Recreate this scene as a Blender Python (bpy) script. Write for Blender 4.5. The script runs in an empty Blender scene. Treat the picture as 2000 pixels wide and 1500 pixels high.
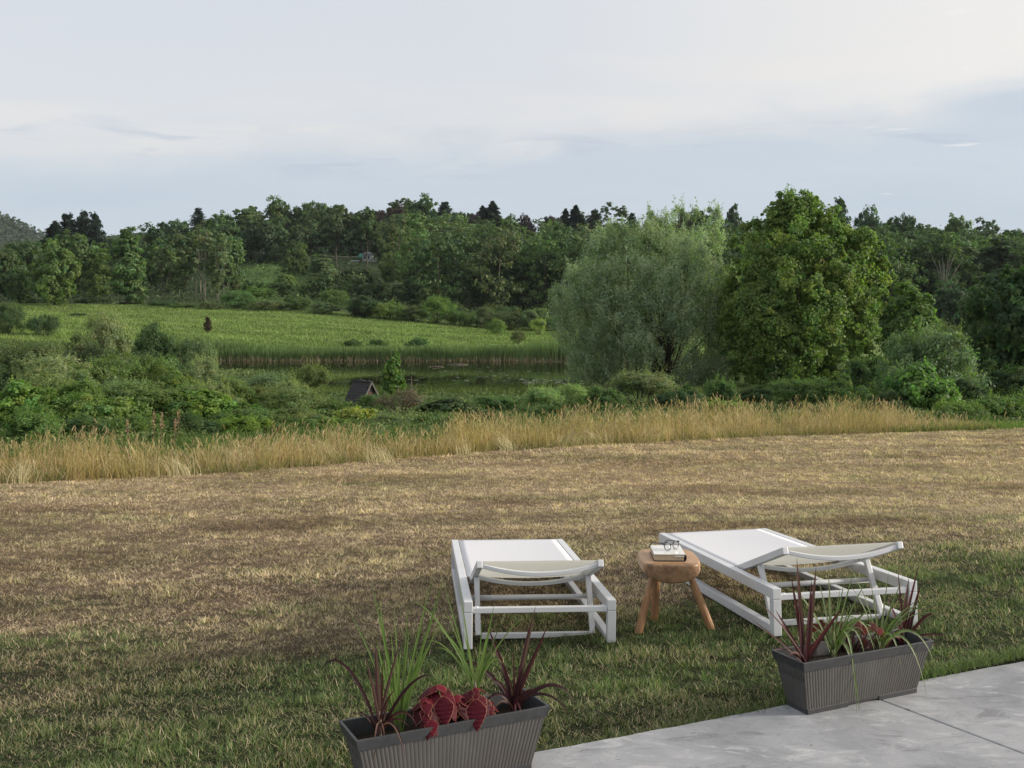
import bpy, bmesh, math, random
import numpy as np
from mathutils import Vector, Matrix

C = bpy.context.scene
COL = C.collection
# ------------------------------------------------------------------ camera, sky, sun, exposure
CAM_Z = 1.361
PITCH = math.atan(110 / 2000.0)
cd = bpy.data.cameras.new('camera')
cd.sensor_width = 36.0
cd.lens = 36.0
cd.clip_start = 0.05
cd.clip_end = 6000
cam = bpy.data.objects.new('camera', cd)
COL.objects.link(cam)
cam.location = (0, 0, CAM_Z)
cam.rotation_euler = (math.pi / 2 - PITCH, 0, 0)
C.camera = cam

SUN_AZ = math.radians(90)      # from straight ahead (+Y) towards the right (+X)
SUN_EL = math.radians(17)
world = bpy.data.worlds.new("World")
C.world = world
world.use_nodes = True


class NT:
    """small helper for node trees"""
    def __init__(self, tree):
        self.t = tree
        self.n = tree.nodes
        self.l = tree.links

    def node(self, typ, **kw):
        nd = self.n.new(typ)
        for k, v in kw.items():
            if k.startswith('i_'):
                nd.inputs[k[2:].replace('_', ' ')].default_value = v
            else:
                setattr(nd, k, v)
        return nd

    def link(self, a, b):
        self.l.new(a, b)

    def math(self, op, a, b=None, c=None, clamp=False):
        nd = self.n.new('ShaderNodeMath')
        nd.operation = op
        nd.use_clamp = clamp
        for i, v in enumerate((a, b, c)):
            if v is None:
                continue
            if isinstance(v, (int, float)):
                nd.inputs[i].default_value = v
            else:
                self.l.new(v, nd.inputs[i])
        return nd.outputs[0]

    def maprange(self, v, a, b, c=0.0, d=1.0, smooth=False):
        nd = self.n.new('ShaderNodeMapRange')
        nd.interpolation_type = 'SMOOTHSTEP' if smooth else 'LINEAR'
        self.l.new(v, nd.inputs[0])
        for i, q in enumerate((a, b, c, d)):
            if isinstance(q, (int, float)):
                nd.inputs[i + 1].default_value = q
            else:
                self.l.new(q, nd.inputs[i + 1])
        return nd.outputs[0]

    def mix(self, fac, a, b, blend='MIX'):
        nd = self.n.new('ShaderNodeMix')
        nd.data_type = 'RGBA'
        nd.blend_type = blend
        nd.clamp_result = False
        for s, v in ((0, fac), (6, a), (7, b)):
            if isinstance(v, (int, float)):
                nd.inputs[s].default_value = v
            elif isinstance(v, (tuple, list)):
                nd.inputs[s].default_value = (*v[:3], 1)
            else:
                self.l.new(v, nd.inputs[s])
        return nd.outputs[2]

    def noise(self, vec, scale, detail=4, rough=.55, dist=0.0):
        nd = self.n.new('ShaderNodeTexNoise')
        nd.inputs['Scale'].default_value = scale
        nd.inputs['Detail'].default_value = detail
        nd.inputs['Roughness'].default_value = rough
        nd.inputs['Distortion'].default_value = dist
        if vec is not None:
            self.l.new(vec, nd.inputs['Vector'])
        return nd.outputs[0]

    def mapping(self, vec, scale=(1, 1, 1), loc=(0, 0, 0), rot=(0, 0, 0)):
        nd = self.n.new('ShaderNodeMapping')
        nd.inputs['Scale'].default_value = scale
        nd.inputs['Location'].default_value = loc
        nd.inputs['Rotation'].default_value = rot
        self.l.new(vec, nd.inputs['Vector'])
        return nd.outputs[0]


def build_world():
    w = NT(world.node_tree)
    w.n.clear()
    out = w.node('ShaderNodeOutputWorld')
    bg = w.node('ShaderNodeBackground')
    bg.inputs['Strength'].default_value = 0.08
    sky = w.node('ShaderNodeTexSky')
    sky.sky_type = 'NISHITA'
    sky.sun_disc = False
    sky.sun_elevation = SUN_EL
    sky.sun_rotation = SUN_AZ
    sky.altitude = 300
    sky.air_density = 1.0
    sky.dust_density = 1.5
    tc = w.node('ShaderNodeTexCoord')
    sep = w.node('ShaderNodeSeparateXYZ')
    w.link(tc.outputs['Generated'], sep.inputs[0])
    x, y, z = sep.outputs
    az = w.math('ARCTAN2', x, y)                       # radians, + to the right
    el = w.math('ARCSINE', z)
    zz = w.math('ADD', w.math('MAXIMUM', z, 0.0), 0.09)
    comb = w.node('ShaderNodeCombineXYZ')
    w.link(w.math('DIVIDE', x, zz), comb.inputs[0])
    w.link(w.math('DIVIDE', y, zz), comb.inputs[1])
    cl = comb.outputs[0]                               # flat cloud-layer coordinates
    n_big = w.noise(w.mapping(cl, (0.42, 0.75, 1), (3.1, 1.7, 0), (0, 0, .25)), 1.0, 4, .5, .3)
    n_fine = w.noise(w.mapping(cl, (0.9, 2.6, 1), (1.3, 4.2, 0), (0, 0, .15)), 1.0, 6, .6, .6)
    comb2 = w.node('ShaderNodeCombineXYZ')
    w.link(az, comb2.inputs[0])
    w.link(el, comb2.inputs[1])
    ae = comb2.outputs[0]
    n_edge = w.noise(w.mapping(ae, (5.0, 14, 1), (2.35, 0.2, 0)), 1.0, 5, .55, .4)
    # lower rim of the high cloud sheet
    e0 = w.math('ADD', w.math('MULTIPLY', az, 0.055), math.radians(9.6))
    e1 = w.math('ADD', e0, w.math('MULTIPLY', w.math('SUBTRACT', n_edge, 0.5), math.radians(5.0)))
    hi = w.maprange(el, w.math('SUBTRACT', e1, math.radians(1.0)), w.math('ADD', e1, math.radians(2.0)), 0, 1, True)
    # colours, divided by the strength
    warm = (7.15, 6.92, 6.75)
    cool = (6.0, 6.4, 6.95)
    low_a = (4.7, 5.35, 6.15)
    low_b = (5.3, 5.85, 6.5)
    wm = w.maprange(w.math('ADD', w.math('MULTIPLY', n_big, .6), w.math('MULTIPLY', n_fine, .4)), .40, .60, 0, 1, True)
    # the veil is warmer just above its rim and thins out to blue higher up
    above = w.maprange(w.math('SUBTRACT', el, e1), math.radians(1.0), math.radians(9), 1, .35, True)
    right = w.maprange(az, -.5, .6, 0, 1, True)
    wfac = w.math('MULTIPLY', w.math('ADD', w.math('MULTIPLY', wm, .55), .35), w.math('ADD', above, w.math('MULTIPLY', right, .45)), clamp=True)
    up = w.mix(wfac, cool, warm)
    glow = w.maprange(w.math('ADD', az, w.math('MULTIPLY', el, .8)), .1, 1.0, 0, 1, True)
    up = w.mix(w.math('MULTIPLY', glow, .9), up, (8.7, 8.2, 7.6))
    lowc = w.mix(w.maprange(n_big, .35, .65, 0, 1), low_a, low_b)
    # darker smears hanging under the rim
    smear = w.noise(w.mapping(ae, (9, 60, 1), (.4, .9, 0)), 1.0, 4, .55, .8)
    sm = w.math('MULTIPLY', w.maprange(smear, .52, .68, 0, 1, True),
                w.math('MULTIPLY', w.maprange(el, math.radians(7), math.radians(9), 0, 1, True),
                       w.maprange(el, math.radians(9.5), math.radians(11.5), 1, 0, True)))
    col = w.mix(hi, lowc, up)
    col = w.mix(w.math('MULTIPLY', sm, .62), col, (4.5, 5.0, 5.9))
    # small bright wisps low on the right
    wis = w.noise(w.mapping(ae, (12, 95, 1), (5.4, 3.9, 0)), 1.0, 3, .5, .5)
    wi = w.math('MULTIPLY', w.maprange(wis, .66, .74, 0, 1, True), w.maprange(az, .25, .33, 0, 1, True))
    col = w.mix(w.math('MULTIPLY', wi, .6), col, (8.6, 8.2, 7.9))
    haze_lo = w.maprange(el, 0, math.radians(6), .35, 0, True)
    col = w.mix(haze_lo, col, (6.3, 6.75, 7.35))
    final = w.mix(.88, sky.outputs[0], col)
    w.link(final, bg.inputs['Color'])
    w.link(bg.outputs[0], out.inputs['Surface'])


build_world()

sd = bpy.data.lights.new('sun', 'SUN')
sd.energy = 3.5
sd.angle = math.radians(9)
sd.color = (1.0, .92, .80)
sun = bpy.data.objects.new('sun', sd)
COL.objects.link(sun)
sv = Vector((math.sin(SUN_AZ) * math.cos(SUN_EL), math.cos(SUN_AZ) * math.cos(SUN_EL), math.sin(SUN_EL)))
sun.rotation_euler = sv.to_track_quat('Z', 'Y').to_euler()
sun.location = sv * 200

C.view_settings.view_transform = 'Standard'
C.view_settings.look = 'None'
C.view_settings.gamma = 1
C.view_settings.exposure = 0.6
C.render.engine = 'CYCLES'
C.cycles.use_denoising = True
C.cycles.denoising_prefilter = 'ACCURATE'
C.cycles.max_bounces = 6
C.cycles.diffuse_bounces = 3
C.cycles.glossy_bounces = 3
C.cycles.transmission_bounces = 4
C.cycles.transparent_max_bounces = 4

# ------------------------------------------------------------------ helpers
cP, sP = math.cos(PITCH), math.sin(PITCH)


def ray(px, py):
    dx = (px - 1000) / 2000.0
    v = (750 - py) / 2000.0
    return dx, cP + v * sP, v * cP - sP


def at(px, py, Y):
    """point seen at that place of the photograph, at distance Y ahead"""
    dx, dy, dz = ray(px, py)
    t = Y / dy
    return Vector((dx * t, Y, CAM_Z + dz * t))


def row_z(row, Y):
    _, dy, dz = ray(1000, row)
    return CAM_Z + dz * Y / dy


def sm01(t):
    t = np.clip(t, 0, 1)
    return t * t * (3 - 2 * t)


def vnoise(x, y, seed=0):
    x = np.asarray(x, float)
    y = np.asarray(y, float)
    xi = np.floor(x).astype(np.int64)
    yi = np.floor(y).astype(np.int64)
    xf = sm01(x - xi)
    yf = sm01(y - yi)

    def h(a, b):
        n = (a * 374761393 + b * 668265263 + seed * 974634777) & 0x7fffffff
        n = ((n ^ (n >> 13)) * 1274126177) & 0x7fffffff
        n = (n ^ (n >> 16)) & 0x7fffffff
        return n / float(0x7fffffff)
    return (h(xi, yi) * (1 - xf) + h(xi + 1, yi) * xf) * (1 - yf) + (h(xi, yi + 1) * (1 - xf) + h(xi + 1, yi + 1) * xf) * yf


def fbm(x, y, seed=0, oct=4):
    s = 0
    a = .5
    for o in range(oct):
        s = s + a * vnoise(x * 2 ** o, y * 2 ** o, seed + o * 7)
        a *= .5
    return s / (1 - .5 ** oct)


# ---- terrain
EDGE_X = [-40, -14, -6, -3.25, 0, 4.5, 10, 18, 40]
EDGE_Y = [7, 10.5, 12, 13.3, 16, 18.2, 20, 22, 26]


def edge_y(x):
    return np.interp(x, EDGE_X, EDGE_Y)


COLS = [-800, 0, 300, 640, 1000, 1500, 2000, 2800]
TROWS = {101: [650, 668, 690, 706, 707, 707, 707, 707],
         125: [625, 640, 655, 672, 690, 690, 690, 690],
         170: [590, 597, 602, 617, 648, 660, 660, 660],
         220: [570, 575, 570, 570, 612, 620, 612, 600],
         300: [530, 535, 525, 516, 545, 570, 560, 550],
         380: [490, 490, 465, 450, 470, 490, 490, 480],
         460: [475, 480, 452, 440, 455, 478, 480, 470],
         650: [500, 500, 500, 500, 500, 500, 500, 490],
         1500: [560, 560, 560, 560, 560, 560, 560, 560]}
TY = sorted(TROWS)
TZ = np.array([[row_z(r, Y) for r in TROWS[Y]] for Y in TY])
MID_Y = [-10, 0, 12, 16, 20, 25, 30, 40, 50, 58]
MID_Z = [.6, .107, -.49, -.56, -.62, -.98, -1.2, -1.5, -1.75, -1.95]


def pond_in(x, y):
    """about 1 inside the pond, 0 outside"""
    near = np.interp(x, [-45, -30, -14, -11, 13, 19, 24, 28], [97, 86, 70, 58, 57.2, 64, 77, 96])
    near = near + .7 * np.sin(x * .9) + .5 * np.sin(x * .37 + 1)
    far = 100.5 + .9 * np.sin(x * .21) + .5 * np.sin(x * .6)
    d = np.minimum(y - near, far - y)
    return np.clip(d / 2.0 + .5, 0, 1)


WATER_Z = -1.93


def terr(x, y):
    x = np.atleast_1d(np.asarray(x, float))
    y = np.atleast_1d(np.asarray(y, float))
    zn = np.interp(y, MID_Y, MID_Z) + .0523 * np.clip(x, -3, 4) * (1 - sm01((y - 5.5) / 6))
    px = 1000 + 2000 * x / np.maximum(y, 1)
    zs = np.stack([np.interp(px, COLS, TZ[i]) for i in range(len(TY))])
    yy = np.clip(y, TY[0], TY[-1])
    k = np.clip(np.searchsorted(TY, yy, side='right') - 1, 0, len(TY) - 2)
    ya = np.array(TY)[k]
    yb = np.array(TY)[k + 1]
    t = (yy - ya) / (yb - ya)
    idx = np.arange(len(x))
    zf = zs[k, idx] * (1 - t) + zs[k + 1, idx] * t
    t2 = np.clip((y - 58) / 43.0, 0, 1)
    z = np.where(y < 58, zn, zn[...] * (1 - t2) + zf * t2)
    z = np.where(y >= 101, zf, z)
    z = z + .10 * (fbm(x * .35, y * .35, 3) - .5) * sm01((y - 20) / 15)
    z = z + 5 * (fbm(x * .02, y * .02, 9) - .5) * sm01((y - 200) / 120)
    p = pond_in(x, y)
    z = z * (1 - p) + np.minimum(z, WATER_Z - .45) * p
    # bank never lower than the water close to the pond
    near_pond = (y > 56) & (y < 130) & (p < .4)
    z = np.where(near_pond, np.maximum(z, WATER_Z + .04), z)
    return z


def tz(x, y):
    return float(terr(x, y)[0])


def tag(o, label=None, cat=None, group=None, kind=None):
    if label:
        o['label'] = label
    if cat:
        o['category'] = cat
    if group:
        o['group'] = group
    if kind:
        o['kind'] = kind
    return o


def empty(name, loc=(0, 0, 0), rz=0):
    o = bpy.data.objects.new(name, None)
    o.empty_display_size = .1
    o.location = loc
    o.rotation_euler = (0, 0, rz)
    COL.objects.link(o)
    return o


def link(name, me, parent=None, mat=None):
    o = bpy.data.objects.new(name, me)
    COL.objects.link(o)
    if parent:
        o.parent = parent
    if mat and not me.materials:
        me.materials.append(mat)
    return o


def copy_tree(o, parent=None):
    c = o.copy()
    COL.objects.link(c)
    if parent:
        c.parent = parent
    for ch in list(o.children):
        copy_tree(ch, c)
    return c


class MB:
    """collects shapes into one mesh"""
    def __init__(self):
        self.v = []
        self.f = []

    def add(self, vs, fs):
        b = len(self.v)
        self.v += [tuple(q) for q in vs]
        self.f += [tuple(i + b for i in f) for f in fs]

    def box(self, c, s, M=None):
        c = Vector(c)
        hx, hy, hz = s[0] / 2, s[1] / 2, s[2] / 2
        vs = [Vector((sx * hx, sy * hy, sz * hz)) for sz in (-1, 1) for sy in (-1, 1) for sx in (-1, 1)]
        if M is not None:
            vs = [M @ q for q in vs]
        self.add([q + c for q in vs], [(0, 2, 3, 1), (4, 5, 7, 6), (0, 1, 5, 4), (2, 6, 7, 3), (0, 4, 6, 2), (1, 3, 7, 5)])

    def sweep(self, path, w, h, up=(0, 0, 1), side=None):
        """rectangular bar along a path; w sideways, h along up"""
        path = [Vector(p) for p in path]
        rings = []
        for i, p in enumerate(path):
            t = (path[min(i + 1, len(path) - 1)] - path[max(i - 1, 0)]).normalized()
            if side is not None:
                sd_ = Vector(side)
                u = sd_.cross(t).normalized()
                s_ = t.cross(u).normalized()
            else:
                s_ = t.cross(Vector(up)).normalized()
                u = s_.cross(t).normalized()
            rings.append([p + s_ * (a * w / 2) + u * (b * h / 2) for a, b in ((-1, -1), (1, -1), (1, 1), (-1, 1))])
        vs = [q for r in rings for q in r]
        fs = []
        for i in range(len(rings) - 1):
            for k in range(4):
                a = i * 4 + k
                b = i * 4 + (k + 1) % 4
                fs.append((a, b, b + 4, a + 4))
        fs.append((3, 2, 1, 0))
        n = (len(rings) - 1) * 4
        fs.append((n, n + 1, n + 2, n + 3))
        self.add(vs, fs)

    def tube(self, path, radii, n=8):
        path = [Vector(p) for p in path]
        if isinstance(radii, (int, float)):
            radii = [radii] * len(path)
        prev = None
        rings = []
        for i, p in enumerate(path):
            t = (path[min(i + 1, len(path) - 1)] - path[max(i - 1, 0)])
            t = t.normalized() if t.length > 1e-9 else Vector((0, 0, 1))
            if prev is None:
                a = Vector((1, 0, 0)) if abs(t.x) < .8 else Vector((0, 1, 0))
                u = (a - t * a.dot(t)).normalized()
            else:
                u = (prev - t * prev.dot(t)).normalized()
            prev = u
            v = t.cross(u)
            rings.append([p + (u * math.cos(2 * math.pi * k / n) + v * math.sin(2 * math.pi * k / n)) * radii[i] for k in range(n)])
        vs = [q for r in rings for q in r]
        fs = []
        for i in range(len(rings) - 1):
            for k in range(n):
                a = i * n + k
                b = i * n + (k + 1) % n
                fs.append((a, b, b + n, a + n))
        fs.append(tuple(range(n - 1, -1, -1)))
        m = (len(rings) - 1) * n
        fs.append(tuple(m + k for k in range(n)))
        self.add(vs, fs)

    def mesh(self, name, mat=None, smooth=False, bevel=0):
        me = bpy.data.meshes.new(name)
        me.from_pydata(self.v, [], self.f)
        bm = bmesh.new()
        bm.from_mesh(me)
        bmesh.ops.recalc_face_normals(bm, faces=bm.faces)
        bm.to_mesh(me)
        bm.free()
        if smooth:
            me.polygons.foreach_set('use_smooth', [True] * len(me.polygons))
        if mat:
            me.materials.append(mat)
        me.update()
        return me

    def build(self, name, mat, parent=None, smooth=False, bevel=0):
        o = link(name, self.mesh(name, mat, smooth), parent)
        if bevel:
            m = o.modifiers.new('bevel', 'BEVEL')
            m.width = bevel
            m.segments = 2
            m.limit_method = 'ANGLE'
            m.angle_limit = math.radians(40)
        return o


def np_mesh(name, V, col=None, mat=None):
    """V: (N,k,3) separate faces of k corners; col: (N,3) per face"""
    V = np.ascontiguousarray(V, dtype=np.float32)
    N, k, _ = V.shape
    me = bpy.data.meshes.new(name)
    me.vertices.add(N * k)
    me.vertices.foreach_set('co', V.ravel())
    me.loops.add(N * k)
    me.loops.foreach_set('vertex_index', np.arange(N * k, dtype=np.int32))
    me.polygons.add(N)
    me.polygons.foreach_set('loop_start', np.arange(0, N * k, k, dtype=np.int32))
    me.update(calc_edges=True)
    if col is not None:
        a = me.attributes.new('col', 'FLOAT_COLOR', 'FACE')
        c4 = np.ones((N, 4), dtype=np.float32)
        c4[:, :3] = col
        a.data.foreach_set('color', c4.ravel())
    if mat:
        me.materials.append(mat)
    return me


def strips(P, Wv, col):
    """P: (N,m,3) spine points, Wv: (N,m,3) half-width vectors -> quads (N*(m-1),4,3), colours"""
    L = P - Wv
    Rr = P + Wv
    q = np.stack([L[:, :-1], Rr[:, :-1], Rr[:, 1:], L[:, 1:]], axis=2)
    N, m1 = q.shape[:2]
    return q.reshape(N * m1, 4, 3), np.repeat(col, m1, axis=0)


# ------------------------------------------------------------------ materials
def new_mat(name):
    m = bpy.data.materials.new(name)
    m.use_nodes = True
    t = NT(m.node_tree)
    t.n.clear()
    return m, t


def principled(t, **kw):
    b = t.node('ShaderNodeBsdfPrincipled')
    o = t.node('ShaderNodeOutputMaterial')
    t.link(b.outputs[0], o.inputs['Surface'])
    for k, v in kw.items():
        inp = b.inputs[k.replace('_', ' ')]
        if isinstance(v, (tuple, list)):
            inp.default_value = (*v, 1)
        elif isinstance(v, (int, float)):
            inp.default_value = v
        else:
            t.link(v, inp)
    return b


def leaf_mat(name, trans=.35, rough=.55, spec=.25, tint=(1, 1, 1), use_obj=True):
    m, t = new_mat(name)
    at_ = t.node('ShaderNodeAttribute', attribute_name='col')
    c = at_.outputs['Color']
    if use_obj:
        oi = t.node('ShaderNodeObjectInfo')
        c = t.mix(1.0, c, oi.outputs['Color'], 'MULTIPLY')
    if tint != (1, 1, 1):
        c = t.mix(1.0, c, tint, 'MULTIPLY')
    b = t.node('ShaderNodeBsdfPrincipled')
    t.link(c, b.inputs['Base Color'])
    b.inputs['Roughness'].default_value = rough
    b.inputs['Specular IOR Level'].default_value = spec
    tr = t.node('ShaderNodeBsdfTranslucent')
    tc_ = t.mix(1.0, c, (1.05, 1.35, .5), 'MULTIPLY')
    t.link(tc_, tr.inputs['Color'])
    mx = t.node('ShaderNodeMixShader')
    mx.inputs[0].default_value = trans
    t.link(b.outputs[0], mx.inputs[1])
    t.link(tr.outputs[0], mx.inputs[2])
    o = t.node('ShaderNodeOutputMaterial')
    t.link(mx.outputs[0], o.inputs['Surface'])
    return m


M_LEAF = leaf_mat('foliage', .45)
M_BLADE = leaf_mat('grass_blade', .3, .6, .2, use_obj=False)
M_STRAW = leaf_mat('dry_straw', .3, .7, .1, use_obj=False)


def bark_mat(name, a, b, scale=6):
    m, t = new_mat(name)
    g = t.node('ShaderNodeTexCoord').outputs['Object']
    n = t.noise(t.mapping(g, (scale, scale, scale * .25)), 1.0, 5, .65)
    c = t.mix(t.maprange(n, .35, .65), a, b)
    bmp = t.node('ShaderNodeBump')
    bmp.inputs['Strength'].default_value = .5
    t.link(n, bmp.inputs['Height'])
    p = principled(t, Base_Color=c, Roughness=.9)
    t.link(bmp.outputs[0], p.inputs['Normal'])
    return m


M_BARK = bark_mat('bark', (.035, .028, .02), (.09, .075, .055))
M_PALE = bark_mat('pale_bark', (.10, .088, .072), (.26, .24, .20), 3)
M_TWIG = bark_mat('twig_bark', (.10, .085, .065), (.2, .17, .13))


def simple_mat(name, col, rough=.5, noise=None, spec=.5, bump=0, scale=20, metallic=0, stretch=(1, 1, 1)):
    m, t = new_mat(name)
    c = col
    n = None
    g = t.node('ShaderNodeTexCoord').outputs['Object']
    if noise is not None:
        n = t.noise(t.mapping(g, stretch), scale, 5, .6)
        c = t.mix(t.maprange(n, .3, .7), col, noise)
    p = principled(t, Base_Color=c, Roughness=rough, Metallic=metallic, Specular_IOR_Level=spec)
    if bump and n is not None:
        bmp = t.node('ShaderNodeBump')
        bmp.inputs['Strength'].default_value = bump
        bmp.inputs['Distance'].default_value = .002
        t.link(n, bmp.inputs['Height'])
        t.link(bmp.outputs[0], p.inputs['Normal'])
    return m


# ------------------------------------------------------------------ ground (one sheet to the horizon)
def ground_cols(x, y, split=False):
    """plant colour of the ground and lawn at a place (dry tan / green)"""
    wx = fbm(x * .22, y * .3, 31) * 1.7
    band = .5 + .5 * np.sin((y - .12 * x + wx) * 4.1) * np.clip(1.3 - y / 22, .2, 1)
    n1 = fbm(x * .55, y * 1.5, 5)
    n2 = fbm(x * 2.2, y * 3.4, 17, 3)
    # green close to the terrace, and more on the right of the loungers
    gline = 4.85 + .55 * sm01((x + .6) / .8) + .48 * np.clip(x - 1.2, 0, 1.6) + 1.3 * (fbm(x * .8 + 7, y * 1.2, 41) - .5) * 2 + .55 * (fbm(x * 2.2, y * 4, 42) - .5) * 2
    green = 1 - sm01((y - gline + .75) / 1.9)
    green = np.clip(green + .45 * np.clip(n1 - .52, 0, 1) * 3 * (1 - sm01((y - 12) / 7)) * (1 - .4 * band), 0, 1)
    green = np.clip(green + (n2 - .5) * .5, 0, 1)
    dry_l = np.array([.72, .56, .41])
    dry_d = np.array([.52, .395, .28])
    gr_l = np.array([.150, .200, .080])
    gr_d = np.array([.056, .086, .036])
    k = np.clip((.16 + .55 * band) + 1.0 * (n2 - .45) + .5 * (n1 - .5), 0, 1)[:, None]
    dry = dry_d * (1 - k) + dry_l * k
    ol = np.clip((fbm(x * .9 + 3, y * 1.8, 44) - .42) * 3, 0, .7)[:, None]
    dry = dry * (1 - ol) + np.array([.42, .35, .23]) * ol * (.7 + .6 * k)
    rust = (np.clip(fbm(x * .5 + 9, y * 1.1, 43) - .6, 0, 1) * 4).clip(0, .38)[:, None] * sm01((y - 6) / 2)[:, None]
    dry = dry * (1 - rust) + np.array([.25, .14, .085]) * rust
    k2 = np.clip(.2 + 1.6 * (n2 - .35) + .35 * band, 0, 1)[:, None]
    gr = gr_d * (1 - k2) + gr_l * k2
    if split:
        return dry, gr, green
    return dry * (1 - green)[:, None] + gr * green[:, None], green


def build_ground():
    ny, nx = 260, 220
    ys = np.concatenate([np.linspace(-6, 30, 120), np.geomspace(30.6, 1500, ny - 120)])
    us = np.linspace(-1.3, 1.3, nx)
    Y = np.repeat(ys, nx)
    X = np.tile(us, ny) * (np.maximum(Y, 0) + 9)
    Z = terr(X, Y)
    # under the terrace slab the soil lies lower
    under = Y < 3.18 + .448 * X
    Z = np.where(under, np.minimum(Z, -.11), Z)
    # distant hill on the left
    hill = 74 * np.exp(-((Y - 1000) / 260.0) ** 2) * np.exp(-((X + 585) / 115.0) ** 2)
    Z = Z + hill + np.where(Y > 600, 6 * fbm(X * .03, Y * .03, 77), 0)
    V = np.stack([X, Y, Z], 1)
    me = bpy.data.meshes.new('ground')
    idx = np.arange(ny * nx).reshape(ny, nx)
    q = np.stack([idx[:-1, :-1], idx[:-1, 1:], idx[1:, 1:], idx[1:, :-1]], -1).reshape(-1, 4)
    me.vertices.add(len(V))
    me.vertices.foreach_set('co', V.astype(np.float32).ravel())
    me.loops.add(q.size)
    me.loops.foreach_set('vertex_index', q.astype(np.int32).ravel())
    me.polygons.add(len(q))
    me.polygons.foreach_set('loop_start', np.arange(0, q.size, 4, dtype=np.int32))
    me.update(calc_edges=True)
    me.polygons.foreach_set('use_smooth', np.ones(len(q), dtype=bool))
    lawn, g = ground_cols(X, Y)
    lawn = lawn * np.array([.15, .135, .12]) * np.interp(Y, [6, 13], [1, 2.8])[:, None]
    e = edge_y(X)
    wild = sm01((Y - e - 1.0) / 2.0)[:, None]
    soil = np.array([.055, .085, .028]) * (0.7 + .6 * fbm(X * .5, Y * .5, 8))[:, None]
    strip = (sm01((X - 7.5) / 1.5) * sm01((Y - e + .3) / .6) * (1 - sm01((Y - e - 7) / 3)))[:, None]
    c = lawn * (1 - wild) + soil * wild
    c = c * (1 - strip) + np.array([.13, .185, .055]) * strip
    md = (sm01((Y - 104) / 4) * (1 - sm01((Y - 172) / 10)))[:, None]
    mcol = np.array([.15, .21, .06]) * (.75 + .5 * fbm(X * .12, Y * .3, 12))[:, None]
    c = c * (1 - md) + mcol * md
    wood = sm01((Y - 185) / 20)[:, None]
    wcol = np.array([.035, .055, .022]) * (.6 + .8 * fbm(X * .1, Y * .1, 15))[:, None]
    # grassy clearing on the slope
    px = 1000 + 2000 * X / np.maximum(Y, 1)
    clear = np.exp(-((px - 520) / 75) ** 2) * sm01((Y - 170) / 10) * (1 - sm01((Y - 290) / 15))
    wcol = wcol * (1 - clear[:, None]) + np.array([.085, .15, .04]) * clear[:, None]
    c = c * (1 - wood) + wcol * wood
    a = me.attributes.new('col', 'FLOAT_COLOR', 'POINT')
    c4 = np.ones((len(V), 4), dtype=np.float32)
    c4[:, :3] = c
    a.data.foreach_set('color', c4.ravel())
    m, t = new_mat('soil_and_turf')
    at_ = t.node('ShaderNodeAttribute', attribute_name='col')
    pos = t.node('ShaderNodeNewGeometry').outputs['Position']
    n = t.noise(pos, 9, 6, .7)
    n2 = t.noise(pos, .35, 5, .7)
    k = t.math('MULTIPLY', t.maprange(n, .25, .75, .55, 1.4), t.maprange(n2, .25, .75, .75, 1.25))
    hsv = t.node('ShaderNodeHueSaturation')
    t.link(k, hsv.inputs['Value'])
    t.link(at_.outputs['Color'], hsv.inputs['Color'])
    p = principled(t, Base_Color=hsv.outputs[0], Roughness=.95, Specular_IOR_Level=.1)
    bmp = t.node('ShaderNodeBump')
    bmp.inputs['Strength'].default_value = .8
    bmp.inputs['Distance'].default_value = .02
    t.link(n, bmp.inputs['Height'])
    t.link(bmp.outputs[0], p.inputs['Normal'])
    me.materials.append(m)
    tag(link('ground', me), 'open ground sloping from dry lawn down to the pond and up to the wooded hill', 'ground', kind='structure')


build_ground()


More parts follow.
